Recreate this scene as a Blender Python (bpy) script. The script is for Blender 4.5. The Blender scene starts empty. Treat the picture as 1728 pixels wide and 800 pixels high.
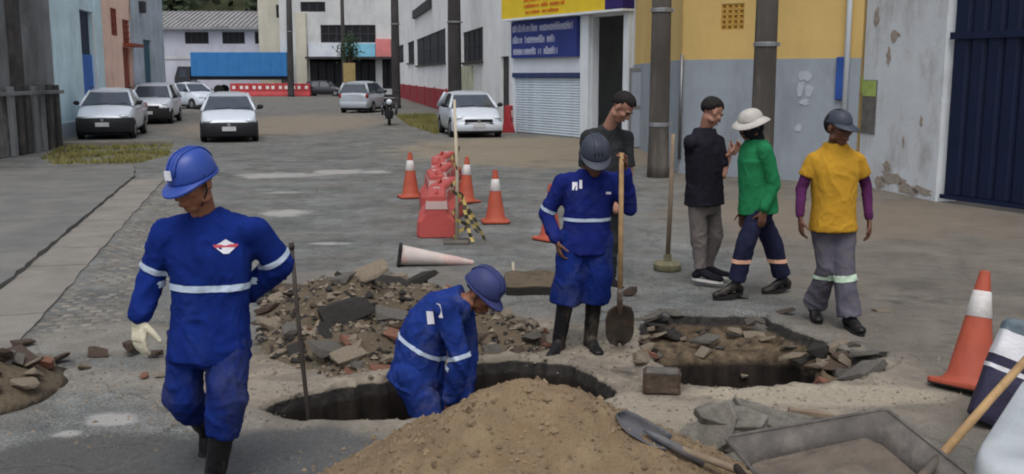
import bpy, bmesh, math, random
import numpy as np
from mathutils import Vector, Matrix, Quaternion
from mathutils.geometry import convex_hull_2d

SC = bpy.context.scene
COL = SC.collection
R = math.radians
random.seed(7)
RNG = np.random.default_rng(7)

# ------------------------------------------------------------------ camera
CAM_H = 2.0
FPX = 1700.0                      # focal length in pixels of the 1728 px wide photograph
PITCH = math.atan(273.0 / FPX)
cam = bpy.data.cameras.new('camera')
cam.sensor_width = 36.0
cam.lens = 36.0 * FPX / 1728.0
cam.clip_start = 0.05
cam.clip_end = 2000.0
cam_o = bpy.data.objects.new('camera', cam)
COL.objects.link(cam_o)
cam_o.location = (0, 0, CAM_H)
cam_o.rotation_euler = (math.pi / 2 - PITCH, 0, 0)
SC.camera = cam_o

# ------------------------------------------------------------------ light: overcast day
SUN_EL, SUN_AZ = R(62), R(184)    # azimuth of the sun seen from above, clockwise from +Y
world = bpy.data.worlds.new('World')
SC.world = world
world.use_nodes = True
wn, wl = world.node_tree.nodes, world.node_tree.links
wn.clear()
sky = wn.new('ShaderNodeTexSky')
sky.sky_type = 'NISHITA'
sky.sun_disc = False
sky.sun_elevation = SUN_EL
sky.sun_rotation = SUN_AZ
sky.dust_density = 4.0
sky.air_density = 1.0
hs = wn.new('ShaderNodeHueSaturation')
hs.inputs['Saturation'].default_value = 0.42      # cloud cover greys the sky
bg = wn.new('ShaderNodeBackground')
bg.inputs['Strength'].default_value = 0.14
wo = wn.new('ShaderNodeOutputWorld')
wl.new(sky.outputs[0], hs.inputs['Color'])
wl.new(hs.outputs[0], bg.inputs[0])
wl.new(bg.outputs[0], wo.inputs[0])
sun = bpy.data.lights.new('sun', 'SUN')
sun.energy = 0.8
sun.angle = R(35)
sun.color = (1.0, 0.985, 0.96)
sun_o = bpy.data.objects.new('sun', sun)
COL.objects.link(sun_o)
sd = Vector((math.sin(SUN_AZ) * math.cos(SUN_EL), math.cos(SUN_AZ) * math.cos(SUN_EL), math.sin(SUN_EL)))
sun_o.rotation_euler = sd.to_track_quat('Z', 'Y').to_euler()
sun_o.location = (0, 0, 30)
SC.view_settings.view_transform = 'Standard'
SC.view_settings.look = 'None'
SC.view_settings.gamma = 1.0
SC.view_settings.exposure = 0.15
SC.cycles.filter_width = 2.0
SC.cycles.max_bounces = 6

# ------------------------------------------------------------------ picture helpers
_cp, _sp = math.cos(PITCH), math.sin(PITCH)
def ray(u, v):
    a, b = (u - 864.0) / FPX, (400.0 - v) / FPX
    return Vector((a, _cp + b * _sp, -_sp + b * _cp))
def P(u, v, Y):
    """the point of the line of sight through pixel (u, v) that lies Y metres ahead"""
    d = ray(u, v)
    return Vector((0, 0, CAM_H)) + d * (Y / d.y)
def G(u, v, z=0.0):
    d = ray(u, v)
    return Vector((0, 0, CAM_H)) + d * ((z - CAM_H) / d.z)

def lin(c):
    return tuple(((x / 255.0) / 12.92 if x / 255.0 <= 0.04045 else ((x / 255.0 + 0.055) / 1.055) ** 2.4) for x in c)
def S(r, g, b, k=1.25):
    """albedo of a surface that shows as this sRGB colour in the photograph"""
    return tuple(min(0.85, x * k) for x in lin((r, g, b)))

# ------------------------------------------------------------------ noise
_TAB = np.random.default_rng(3).random(4096)
def vnoise(p, seed=0):
    p = np.asarray(p, float)
    i = np.floor(p).astype(np.int64)
    f = p - i
    f = f * f * (3 - 2 * f)
    out = 0
    for dx in (0, 1):
        for dy in (0, 1):
            for dz in (0, 1):
                h = ((i[:, 0] + dx) * 73856093) ^ ((i[:, 1] + dy) * 19349663) ^ ((i[:, 2] + dz) * 83492791) ^ (seed * 2654435761)
                h = (h ^ (h >> 13)) * 1274126177
                w = (f[:, 0] if dx else 1 - f[:, 0]) * (f[:, 1] if dy else 1 - f[:, 1]) * (f[:, 2] if dz else 1 - f[:, 2])
                out = out + w * _TAB[(h ^ (h >> 16)) & 4095]
    return out * 2 - 1
def fbm(p, seed=0, octs=4):
    p = np.asarray(p, float)
    a, s, out = 1.0, 1.0, 0
    for k in range(octs):
        out = out + a * vnoise(p * s + 17.3 * k, seed + k)
        a *= 0.5; s *= 2.03
    return out

# ------------------------------------------------------------------ materials
MATS = {}
def M(name, col, rough=0.8, var=0.22, scale=5.0, bump=0.15, bscale=60.0, metal=0.0, col2=None, spec=0.3, stretch=(1, 1, 1), alpha=None, coat=0.0, wear=None):
    if name in MATS:
        return MATS[name]
    m = bpy.data.materials.new(name)
    m.use_nodes = True
    nt = m.node_tree; n = nt.nodes; l = nt.links
    b = n['Principled BSDF']
    tc = n.new('ShaderNodeTexCoord')
    mp = n.new('ShaderNodeMapping'); mp.inputs['Scale'].default_value = stretch
    l.new(tc.outputs['Object'], mp.inputs[0])
    nz = n.new('ShaderNodeTexNoise'); nz.inputs['Scale'].default_value = scale; nz.inputs['Detail'].default_value = 8; nz.inputs['Roughness'].default_value = 0.62
    l.new(mp.outputs[0], nz.inputs['Vector'])
    rp = n.new('ShaderNodeValToRGB')
    rp.color_ramp.elements[0].position = 0.32; rp.color_ramp.elements[1].position = 0.68
    c1 = tuple(x * (1 - var) for x in col); c2 = col2 if col2 else tuple(min(1, x * (1 + var)) for x in col)
    rp.color_ramp.elements[0].color = (*c1, 1); rp.color_ramp.elements[1].color = (*c2, 1)
    l.new(nz.outputs['Fac'], rp.inputs[0])
    out = rp.outputs[0]
    if wear:                                        # (colour, amount 0..1, scale, stretch)
        wc, wa, ws, wst = wear
        mp2 = n.new('ShaderNodeMapping'); mp2.inputs['Scale'].default_value = wst
        l.new(tc.outputs['Object'], mp2.inputs[0])
        n2 = n.new('ShaderNodeTexNoise'); n2.inputs['Scale'].default_value = ws; n2.inputs['Detail'].default_value = 10; n2.inputs['Roughness'].default_value = 0.7
        l.new(mp2.outputs[0], n2.inputs['Vector'])
        r2 = n.new('ShaderNodeValToRGB')
        r2.color_ramp.elements[0].position = 0.5 - 0.12 * wa + 0.06; r2.color_ramp.elements[1].position = 0.78 - 0.2 * wa
        l.new(n2.outputs['Fac'], r2.inputs[0])
        mx = n.new('ShaderNodeMixRGB'); mx.inputs[2].default_value = (*wc, 1)
        sc_ = n.new('ShaderNodeMath'); sc_.operation = 'MULTIPLY'; sc_.inputs[1].default_value = min(1, wa)
        l.new(r2.outputs[0], sc_.inputs[0]); l.new(sc_.outputs[0], mx.inputs[0]); l.new(out, mx.inputs[1])
        out = mx.outputs[0]
    l.new(out, b.inputs['Base Color'])
    b.inputs['Roughness'].default_value = rough
    b.inputs['Metallic'].default_value = metal
    b.inputs['Specular IOR Level'].default_value = spec
    if coat:
        b.inputs['Coat Weight'].default_value = coat
        b.inputs['Coat Roughness'].default_value = 0.08
    if bump:
        nb = n.new('ShaderNodeTexNoise'); nb.inputs['Scale'].default_value = bscale; nb.inputs['Detail'].default_value = 6
        l.new(mp.outputs[0], nb.inputs['Vector'])
        bp = n.new('ShaderNodeBump'); bp.inputs['Strength'].default_value = bump; bp.inputs['Distance'].default_value = 0.02
        l.new(nb.outputs['Fac'], bp.inputs['Height']); l.new(bp.outputs[0], b.inputs['Normal'])
    MATS[name] = m
    return m

def cloth(name, col, var=0.25, wear=None):
    return M('cloth_' + name, col, rough=0.95, var=var, scale=9, bump=0.18, bscale=60, spec=0.08, wear=wear)

# ------------------------------------------------------------------ mesh collector
class MB:
    def __init__(s):
        s.v, s.f = [], []
    def add(s, vs, fs):
        o = len(s.v)
        s.v += [tuple(x) for x in vs]
        s.f += [tuple(i + o for i in f) for f in fs]
        return s
    def box(s, c, d, rot=None):
        h = [x / 2 for x in d]
        vs = [Vector((a * h[0], b * h[1], e * h[2])) for a in (-1, 1) for b in (-1, 1) for e in (-1, 1)]
        if rot is not None:
            vs = [rot @ v for v in vs]
        return s.add([v + Vector(c) for v in vs], [(0, 1, 3, 2), (4, 6, 7, 5), (0, 4, 5, 1), (2, 3, 7, 6), (0, 2, 6, 4), (1, 5, 7, 3)])
    def bb(s, a, b):
        return s.box([(x + y) / 2 for x, y in zip(a, b)], [abs(y - x) for x, y in zip(a, b)])
    def lathe(s, prof, n=20, base=None, axis=None):
        """prof: (radius, height) list, about axis from base"""
        base = Vector(base or (0, 0, 0)); ax = Vector(axis or (0, 0, 1)).normalized()
        t = Vector((1, 0, 0)) if abs(ax.x) < 0.9 else Vector((0, 1, 0))
        e1 = (t - ax * t.dot(ax)).normalized(); e2 = ax.cross(e1)
        vs, fs = [], []
        for r, h in prof:
            for k in range(n):
                a = 2 * math.pi * k / n
                vs.append(base + ax * h + (e1 * math.cos(a) + e2 * math.sin(a)) * r)
        for i in range(len(prof) - 1):
            for k in range(n):
                k2 = (k + 1) % n
                fs.append((i * n + k, i * n + k2, (i + 1) * n + k2, (i + 1) * n + k))
        fs.append(tuple(range(n - 1, -1, -1)))
        fs.append(tuple((len(prof) - 1) * n + k for k in range(n)))
        return s.add(vs, fs)
    def cyl(s, p0, p1, r0, r1=None, n=14):
        p0, p1 = Vector(p0), Vector(p1)
        L = (p1 - p0).length
        return s.lathe([(r0, 0), (r1 if r1 is not None else r0, L)], n, p0, p1 - p0)
    def cap(s, p0, p1, r0, r1, n=12, m=4):
        """tapered capsule"""
        p0, p1 = Vector(p0), Vector(p1)
        L = max((p1 - p0).length, 1e-4)
        pr = []
        for k in range(m):
            a = math.pi / 2 * k / m
            pr.append((max(r0 * math.sin(a), r0 * 0.12), -r0 * math.cos(a)))
        pr.append((r0, 0)); pr.append((r1, L))
        for k in range(m - 1, -1, -1):
            a = math.pi / 2 * k / m
            pr.append((max(r1 * math.sin(a), r1 * 0.12), L + r1 * math.cos(a)))
        return s.lathe(pr, n, p0, p1 - p0 if (p1 - p0).length > 1e-4 else (0, 0, 1))
    def path(s, pts, rad, n=10):
        """tube along points with per-point radius"""
        pts = [Vector(p) for p in pts]
        if not hasattr(rad, '__len__'):
            rad = [rad] * len(pts)
        vs, fs = [], []
        ref = None
        for i, p in enumerate(pts):
            d = (pts[min(i + 1, len(pts) - 1)] - pts[max(i - 1, 0)]).normalized()
            if ref is None:
                ref = Vector((0, 0, 1)) if abs(d.z) < 0.9 else Vector((1, 0, 0))
            e1 = (ref - d * ref.dot(d)).normalized(); e2 = d.cross(e1); ref = e1
            for k in range(n):
                a = 2 * math.pi * k / n
                vs.append(p + (e1 * math.cos(a) + e2 * math.sin(a)) * rad[i])
        for i in range(len(pts) - 1):
            for k in range(n):
                k2 = (k + 1) % n
                fs.append((i * n + k, i * n + k2, (i + 1) * n + k2, (i + 1) * n + k))
        fs.append(tuple(range(n - 1, -1, -1)))
        fs.append(tuple((len(pts) - 1) * n + k for k in range(n)))
        return s.add(vs, fs)
    def ell(s, c, ax, ay, az, n=14, m=8):
        """ellipsoid with the three half-axis vectors"""
        c, ax, ay, az = Vector(c), Vector(ax), Vector(ay), Vector(az)
        vs, fs = [c - az], []
        for i in range(1, m):
            t = math.pi * i / m
            for k in range(n):
                a = 2 * math.pi * k / n
                vs.append(c - az * math.cos(t) + (ax * math.cos(a) + ay * math.sin(a)) * math.sin(t))
        vs.append(c + az)
        for k in range(n):
            fs.append((0, 1 + (k + 1) % n, 1 + k))
            fs.append((len(vs) - 1, 1 + (m - 2) * n + k, 1 + (m - 2) * n + (k + 1) % n))
        for i in range(m - 2):
            for k in range(n):
                k2 = (k + 1) % n
                fs.append((1 + i * n + k, 1 + i * n + k2, 1 + (i + 1) * n + k2, 1 + (i + 1) * n + k))
        return s.add(vs, fs)
    def sph(s, c, r, n=12, m=8):
        return s.ell(c, (r, 0, 0), (0, r, 0), (0, 0, r), n, m)
    def loft(s, rings):
        n = len(rings[0]); vs, fs = [], []
        for r in rings:
            vs += r
        for i in range(len(rings) - 1):
            for k in range(n):
                k2 = (k + 1) % n
                fs.append((i * n + k, i * n + k2, (i + 1) * n + k2, (i + 1) * n + k))
        fs.append(tuple(range(n - 1, -1, -1)))
        fs.append(tuple((len(rings) - 1) * n + k for k in range(n)))
        return s.add(vs, fs)
    def torso(s, cs, A, B, side, n=24, p=2.4):
        rings = []
        cs = [Vector(c) for c in cs]
        for i, c in enumerate(cs):
            d = (cs[min(i + 1, len(cs) - 1)] - cs[max(i - 1, 0)]).normalized()
            sd_ = side[i] if isinstance(side, (list, tuple)) and not isinstance(side, Vector) else side
            e1 = (sd_ - d * sd_.dot(d)).normalized(); e2 = d.cross(e1)
            ring = []
            for k in range(n):
                a = 2 * math.pi * k / n
                ca, sa = math.cos(a), math.sin(a)
                ring.append(c + e1 * (A[i] * math.copysign(abs(ca) ** (2 / p), ca)) + e2 * (B[i] * math.copysign(abs(sa) ** (2 / p), sa)))
            rings.append(ring)
        return s.loft(rings)
    def prism(s, poly, z0, z1):
        n = len(poly)
        return s.add([(x, y, z0) for x, y in poly] + [(x, y, z1) for x, y in poly],
                     [tuple(range(n - 1, -1, -1)), tuple(range(n, 2 * n))] + [(k, (k + 1) % n, n + (k + 1) % n, n + k) for k in range(n)])
    def mesh(s, name='mesh', smooth=False):
        me = bpy.data.meshes.new(name)
        me.from_pydata([tuple(v) for v in s.v], [], s.f)
        me.update()
        bm = bmesh.new(); bm.from_mesh(me); bmesh.ops.recalc_face_normals(bm, faces=bm.faces); bm.to_mesh(me); bm.free()
        if smooth:
            me.polygons.foreach_set('use_smooth', [True] * len(me.polygons))
        return me

def link(name, me, mat, parent=None, loc=(0, 0, 0)):
    o = bpy.data.objects.new(name, me)
    COL.objects.link(o)
    if mat is not None and me is not None:
        if isinstance(mat, str):
            mat = MATS[mat]
        if len(me.materials) == 0:
            me.materials.append(mat)
    o.location = loc
    if parent is not None:
        o.parent = parent
    return o
def obj(name, mb, mat, parent=None, smooth=False, bevel=0, loc=(0, 0, 0), sharp=None):
    o = link(name, mb.mesh(name, smooth), mat, parent, loc)
    if bevel:
        b = o.modifiers.new('bevel', 'BEVEL'); b.width = bevel; b.segments = 2; b.limit_method = 'ANGLE'; b.angle_limit = R(35)
    if sharp:
        o.data.set_sharp_from_angle(angle=R(sharp))
    return o
def tag(o, label=None, cat=None, group=None, kind=None):
    if label: o['label'] = label
    if cat: o['category'] = cat
    if group: o['group'] = group
    if kind: o['kind'] = kind
    return o
def thing(name, label, cat, loc=(0, 0, 0), rz=0.0, group=None):
    o = bpy.data.objects.new(name, None)
    COL.objects.link(o)
    o.empty_display_size = 0.2
    o.location = loc; o.rotation_euler = (0, 0, rz)
    return tag(o, label, cat, group)
def copy_tree(o, parent=None):
    c = o.copy(); COL.objects.link(c); c.parent = parent
    for ch in [x for x in KIDS.get(o.name, [])]:
        copy_tree_sub(ch, c)
    return c
def copy_tree_sub(o, parent):
    c = o.copy(); COL.objects.link(c); c.parent = parent
    for ch in KIDS.get(o.name, []):
        copy_tree_sub(ch, c)
KIDS = {}
def index_kids(root):
    KIDS.setdefault(root.name, [])
    for o in list(bpy.data.objects):
        if o.parent == root:
            KIDS[root.name].append(o); index_kids(o)

def rot_to(d, up=(0, 0, 1)):
    d = Vector(d).normalized()
    return d.to_track_quat('Y', 'Z').to_matrix()

def inside(px, py, poly):
    """vectorised point in polygon"""
    c = np.zeros(px.shape, bool); n = len(poly)
    for i in range(n):
        x0, y0 = poly[i]; x1, y1 = poly[(i + 1) % n]
        k = ((y0 > py) != (y1 > py)) & (px < (x1 - x0) * (py - y0) / (y1 - y0 + 1e-12) + x0)
        c ^= k
    return c
def edge_dist(px, py, poly):
    d = np.full(px.shape, 1e9); n = len(poly)
    for i in range(n):
        x0, y0 = poly[i]; x1, y1 = poly[(i + 1) % n]
        ex, ey = x1 - x0, y1 - y0
        t = np.clip(((px - x0) * ex + (py - y0) * ey) / (ex * ex + ey * ey + 1e-12), 0, 1)
        d = np.minimum(d, np.hypot(px - x0 - t * ex, py - y0 - t * ey))
    return d
def gpoly(pts):
    return [tuple(G(u, v).xy) for u, v in pts]
# ================================================================== THE GROUND
HOLE1 = gpoly([(440, 690), (470, 676), (560, 657), (640, 641), (700, 626), (790, 612), (870, 607), (950, 612), (1000, 634), (1036, 658), (1030, 672), (990, 680), (945, 690), (860, 706), (760, 709), (700, 707), (640, 711), (560, 711), (490, 708), (452, 700)])
HOLE2 = gpoly([(1072, 552), (1090, 536), (1150, 530), (1290, 534), (1350, 560), (1400, 578), (1480, 605), (1492, 624), (1470, 638), (1350, 646), (1240, 653), (1160, 649), (1110, 618), (1085, 585)])
HOLE2D = gpoly([(1092, 574), (1200, 568), (1345, 570), (1385, 592), (1375, 640), (1240, 652), (1160, 648), (1112, 616)])

HX = P(712, 700, 6.2).x
def ground_height(x, y):
    p = np.stack([x, y, np.zeros_like(x)], 1)
    h = 0.010 * fbm(p * 1.1, 5, 3) + 0.004 * fbm(p * 9, 9, 3)
    def sdf(poly, amp, fr, seed):
        d = edge_dist(x, y, poly); d = np.where(inside(x, y, poly), d, -d)
        return d + amp * fbm(p * fr, seed, 4)
    s1 = sdf(HOLE1, 0.035, 7, 21); s2 = sdf(HOLE2, 0.04, 7, 22); s3 = sdf(HOLE2D, 0.05, 6, 23)
    st = lambda s, w: np.clip(s / w, 0, 1) ** 0.8
    rough = fbm(p * 8, 31, 4)
    rim = lambda s: 0.02 * np.exp(-((s + 0.07) / 0.1) ** 2) * (1 + 0.8 * rough)
    h = h + rim(s1) + rim(s2)
    h = h - st(s1, 0.055) * (0.70 + 0.03 * rough + 0.40 * np.clip((np.abs(x - HX) - 0.42) / 0.15, 0, 1))
    h = h - st(s2, 0.09) * (0.17 + 0.05 * rough) - st(s3, 0.07) * (0.85 + 0.03 * rough) * (s2 > 0)
    return h
NX0, NX1, NY0, NY1 = -4.2, 4.8, 3.0, 10.0
step = 0.025
gx = np.arange(NX0, NX1 + 1e-6, step); gy = np.arange(NY0, NY1 + 1e-6, step)
XX, YY = np.meshgrid(gx, gy)
x, y = XX.ravel(), YY.ravel()
fade = np.clip(np.minimum.reduce([x - NX0, NX1 - x, y - NY0, NY1 - y]) / 0.5, 0, 1)
z = ground_height(x, y) * fade
nx, ny = len(gx), len(gy)
idx = np.arange(nx * ny).reshape(ny, nx)
quads = np.stack([idx[:-1, :-1], idx[:-1, 1:], idx[1:, 1:], idx[1:, :-1]], -1).reshape(-1, 4)
verts = np.stack([x, y, z], 1)
xl, xh, yl, yh = float(gx[0]), float(gx[-1]), float(gy[0]), float(gy[-1])
B0 = len(verts)
ext = np.array([[-600, -60, 0], [xl, -60, 0], [xh, -60, 0], [600, -60, 0], [-600, yl, 0], [xl, yl, 0], [xh, yl, 0], [600, yl, 0],
                [-600, yh, 0], [xl, yh, 0], [xh, yh, 0], [600, yh, 0], [-600, 900, 0], [xl, 900, 0], [xh, 900, 0], [600, 900, 0]], float)
eq = [(0, 1, 5, 4), (1, 2, 6, 5), (2, 3, 7, 6), (4, 5, 9, 8), (6, 7, 11, 10), (8, 9, 13, 12), (9, 10, 14, 13), (10, 11, 15, 14)]
gm = bpy.data.meshes.new('road')
gm.from_pydata(np.vstack([verts, ext]).tolist(), [], quads.tolist() + [tuple(i + B0 for i in q) for q in eq])
gm.polygons.foreach_set('use_smooth', [True] * len(gm.polygons))
gm.update()

TONES = [(*G(930, 252).xy, 4.5, 6.0, S(128, 117, 99), .7), (*G(490, 208).xy, 4.0, 10.0, S(126, 114, 99), .6), (*G(1400, 365).xy, 2.6, 2.2, S(112, 102, 90), .6), (*G(640, 470).xy, 1.6, .5, S(110, 104, 96), .5), (*G(180, 570).xy, .6, .5, S(126, 120, 111), .55), (*G(180, 775).xy, .75, .42, S(72, 72, 71), .9), (*G(480, 770).xy, .75, .40, S(76, 77, 78), .85), (*G(1400, 668).xy, .9, .22, S(146, 138, 122), .8), (*G(1090, 690).xy, .35, .3, S(138, 130, 116), .7), (*G(480, 660).xy, .5, .2, S(132, 124, 112), .6), (*G(140, 640).xy, .5, .3, S(126, 121, 113), .6)]
WORN = [(*G(465, 296).xy, .95, .7), (*G(482, 360).xy, .42, .40), (*G(563, 411).xy, .30, .12), (*G(480, 325).xy, .35, .25), (*G(112, 734).xy, .10, .08), (*G(190, 708).xy, .17, .15), (*G(590, 290).xy, 1.0, .6)]
def ground_material():
    m = bpy.data.materials.new('asphalt_and_soil'); m.use_nodes = True
    nt = m.node_tree; n = nt.nodes; l = nt.links; b = n['Principled BSDF']
    geo = n.new('ShaderNodeTexCoord'); sx = n.new('ShaderNodeSeparateXYZ'); l.new(geo.outputs['Object'], sx.inputs[0])
    def noise(s, d=8, r=0.6):
        k = n.new('ShaderNodeTexNoise'); k.inputs['Scale'].default_value = s; k.inputs['Detail'].default_value = d; k.inputs['Roughness'].default_value = r
        l.new(geo.outputs['Object'], k.inputs['Vector']); return k.outputs['Fac']
    def ramp(f, p0, p1, c0=(0, 0, 0), c1=(1, 1, 1)):
        k = n.new('ShaderNodeValToRGB'); k.color_ramp.elements[0].position = p0; k.color_ramp.elements[1].position = p1
        k.color_ramp.elements[0].color = (*c0, 1); k.color_ramp.elements[1].color = (*c1, 1); l.new(f, k.inputs[0]); return k.outputs[0]
    def mix(f, a, c):
        k = n.new('ShaderNodeMixRGB'); l.new(f, k.inputs[0])
        for i, q in ((1, a), (2, c)):
            if isinstance(q, tuple): k.inputs[i].default_value = (*q, 1)
            else: l.new(q, k.inputs[i])
        return k.outputs[0]
    def math_(op, a, c=None, d=None):
        k = n.new('ShaderNodeMath'); k.operation = op
        for i, q in enumerate((a, c, d)):
            if q is None: continue
            if isinstance(q, (int, float)): k.inputs[i].default_value = q
            else: l.new(q, k.inputs[i])
        return k.outputs[0]
    def smooth(vv, a, c):
        k = n.new('ShaderNodeMapRange'); k.interpolation_type = 'SMOOTHSTEP'
        l.new(vv, k.inputs[0]); k.inputs[1].default_value = a; k.inputs[2].default_value = c; return k.outputs[0]
    X, Y, Z = sx.outputs
    asphalt = ramp(noise(1.2), 0.3, 0.7, S(76, 79, 79), S(114, 117, 116))
    agg = ramp(noise(60, 4), 0.40, 0.60, (0.5, 0.5, 0.5), (1.4, 1.38, 1.36))
    mul = n.new('ShaderNodeMixRGB'); mul.blend_type = 'MULTIPLY'; mul.inputs[0].default_value = 0.85
    l.new(asphalt, mul.inputs[1]); l.new(agg, mul.inputs[2])
    base = mul.outputs[0]
    mo = n.new('ShaderNodeMixRGB'); mo.blend_type = 'MULTIPLY'; mo.inputs[0].default_value = 0.7
    l.new(base, mo.inputs[1]); l.new(ramp(noise(4.5, 9, .72), .38, .62, (.66, .66, .66), (1.28, 1.27, 1.25)), mo.inputs[2]); base = mo.outputs[0]
    # sandy dust, heavier to the right kerb and round the trenches
    dust = ramp(noise(2.2, 10, 0.68), 0.3, 0.72, S(82, 75, 66), S(118, 109, 97))
    wob = math_('MULTIPLY', math_('SUBTRACT', noise(0.7), 0.5), 5.0)
    right = smooth(math_('ADD', math_('SUBTRACT', X, math_('MULTIPLY', Y, 0.075)), wob), 0.4, 2.6)
    d1 = math_('POWER', math_('ADD', math_('POWER', math_('DIVIDE', math_('SUBTRACT', X, 0.3), 2.6), 2.0), math_('POWER', math_('DIVIDE', math_('SUBTRACT', Y, 6.6), 1.5), 2.0)), 0.5)
    near = smooth(math_('ADD', d1, math_('MULTIPLY', wob, 0.16)), 1.25, 0.7)
    far = smooth(math_('ADD', Y, math_('MULTIPLY', wob, 3.0)), 22.0, 40.0)
    patch = ramp(noise(0.9, 10, 0.7), 0.44, 0.66)
    amt = math_('MAXIMUM', math_('MAXIMUM', math_('MULTIPLY', right, 0.7), math_('MULTIPLY', near, 0.75)), math_('MAXIMUM', math_('MULTIPLY', far, 0.35), math_('MULTIPLY', patch, 0.4)))
    base = mix(amt, base, dust)
    base = mix(math_('MULTIPLY', near, ramp(noise(1.6, 9, .7), .38, .62)), base, ramp(noise(9, 8, .7), .3, .7, S(118, 109, 96), S(150, 141, 126)))
    # cracks
    vo = n.new('ShaderNodeTexVoronoi'); vo.feature = 'DISTANCE_TO_EDGE'; vo.inputs['Scale'].default_value = 0.75
    wv = n.new('ShaderNodeVectorMath'); wv.operation = 'ADD'
    nn = n.new('ShaderNodeTexNoise'); nn.inputs['Scale'].default_value = 2.5; nn.inputs['Detail'].default_value = 5; l.new(geo.outputs['Object'], nn.inputs['Vector'])
    sc_ = n.new('ShaderNodeVectorMath'); sc_.operation = 'SCALE'; sc_.inputs['Scale'].default_value = 0.55
    l.new(nn.outputs['Color'], sc_.inputs[0]); l.new(geo.outputs['Object'], wv.inputs[0]); l.new(sc_.outputs[0], wv.inputs[1]); l.new(wv.outputs[0], vo.inputs['Vector'])
    ck = math_('MULTIPLY', smooth(vo.outputs['Distance'], 0.014, 0.004), ramp(noise(0.45), 0.46, 0.56))
    base = mix(math_('MULTIPLY', math_('MULTIPLY', ck, 0.6), math_('SUBTRACT', 1.0, amt)), base, S(62, 59, 56))
    for (mx_, my_, rx_, ry_) in WORN:
        dd_ = math_('ADD', math_('POWER', math_('DIVIDE', math_('SUBTRACT', X, mx_), rx_), 2.0), math_('POWER', math_('DIVIDE', math_('SUBTRACT', Y, my_), ry_), 2.0))
        base = mix(math_('MULTIPLY', smooth(math_('ADD', dd_, math_('MULTIPLY', math_('SUBTRACT', noise(1.7, 8, .7), .5), 4.0)), 1.1, 0.2), 0.75), base, S(150, 148, 145))
    for (mx_, my_, rx_, ry_, cc_, aa_) in TONES:
        dd_ = math_('ADD', math_('POWER', math_('DIVIDE', math_('SUBTRACT', X, mx_), rx_), 2.0), math_('POWER', math_('DIVIDE', math_('SUBTRACT', Y, my_), ry_), 2.0))
        base = mix(math_('MULTIPLY', smooth(math_('ADD', dd_, math_('MULTIPLY', math_('SUBTRACT', noise(1.3, 9, .7), .5), 2.2)), 1.2, 0.5), aa_), base, ramp(noise(30, 8, .7), .3, .7, tuple(q * .7 for q in cc_), tuple(q * 1.25 for q in cc_)))
    # oil and damp stains
    stn = ramp(noise(0.33, 9, 0.66), 0.56, 0.72)
    base = mix(math_('MULTIPLY', stn, 0.55), base, S(56, 55, 54))
    # the cut through the road: dark bitumen, then sub-base, then brown soil blackened to paint in the pit shade
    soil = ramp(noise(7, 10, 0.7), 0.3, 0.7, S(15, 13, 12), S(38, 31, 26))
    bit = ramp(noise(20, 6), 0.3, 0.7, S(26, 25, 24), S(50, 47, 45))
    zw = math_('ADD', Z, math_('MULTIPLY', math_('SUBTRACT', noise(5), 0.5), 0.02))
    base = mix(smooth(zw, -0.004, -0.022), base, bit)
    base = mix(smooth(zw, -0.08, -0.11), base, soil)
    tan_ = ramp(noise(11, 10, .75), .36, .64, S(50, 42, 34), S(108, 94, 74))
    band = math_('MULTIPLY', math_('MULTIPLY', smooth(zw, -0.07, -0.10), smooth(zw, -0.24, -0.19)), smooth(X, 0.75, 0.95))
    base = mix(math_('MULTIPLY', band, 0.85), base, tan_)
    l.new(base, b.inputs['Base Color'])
    b.inputs['Roughness'].default_value = 0.88; b.inputs['Specular IOR Level'].default_value = 0.25
    bp = n.new('ShaderNodeBump'); bp.inputs['Strength'].default_value = 0.5; bp.inputs['Distance'].default_value = 0.012
    hh = math_('ADD', math_('MULTIPLY', noise(140, 4), 0.5), math_('SUBTRACT', noise(14, 8), math_('MULTIPLY', ck, 1.5)))
    l.new(hh, bp.inputs['Height']); l.new(bp.outputs[0], b.inputs['Normal'])
    return m
MATS['ground'] = ground_material()
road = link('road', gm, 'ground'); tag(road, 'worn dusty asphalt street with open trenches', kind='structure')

def gz(px, py):
    return float(ground_height(np.array([px]), np.array([py]))[0]) if NX0 + .5 < px < NX1 - .5 and NY0 + .5 < py < NY1 - .5 else 0.0

# left pavement slab, a sheet 4 mm above, with its own joints
def sheet(name, poly, mat, z, label=None, kind='structure', jitter=0.0, seg=0.25):
    """flat sheet with an uneven edge"""
    pts = []
    n = len(poly)
    for i in range(n):
        a, c = Vector(poly[i]), Vector(poly[(i + 1) % n])
        k = max(1, int((c - a).length / seg))
        for j in range(k):
            pts.append(a + (c - a) * (j / k))
    if jitter:
        q = np.array([[p.x, p.y, 0] for p in pts])
        o1 = fbm(q * 2.3 / max(seg * 4, 0.5), 41, 3) * jitter; o2 = fbm(q * 2.3 / max(seg * 4, 0.5), 47, 3) * jitter
        pts = [Vector((p.x + o1[i], p.y + o2[i])) for i, p in enumerate(pts)]
    bm = bmesh.new()
    f = bm.faces.new([bm.verts.new((p.x, p.y, z)) for p in pts])
    bmesh.ops.triangulate(bm, faces=[f])
    bmesh.ops.recalc_face_normals(bm, faces=bm.faces)
    me = bpy.data.meshes.new(name); bm.to_mesh(me); bm.free()
    if me.polygons and me.polygons[0].normal.z < 0:
        me.flip_normals()
    o = link(name, me, mat)
    return tag(o, label, kind=kind)
M('pavement', S(98, 98, 96), rough=0.9, var=0.16, scale=1.6, bump=0.4, bscale=90, wear=(S(112, 109, 104), 0.6, 0.8, (1, 1, 1)))
M('pale_patch', S(158, 155, 150), rough=0.9, var=0.2, scale=6, bump=0.3, wear=(S(120, 117, 112), 0.9, 9, (1, 1, 1)))
J0, J1 = G(0, 490).xy, G(228, 299).xy
dirn = (J1 - J0).normalized(); side = Vector((-dirn.y, dirn.x))
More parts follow.
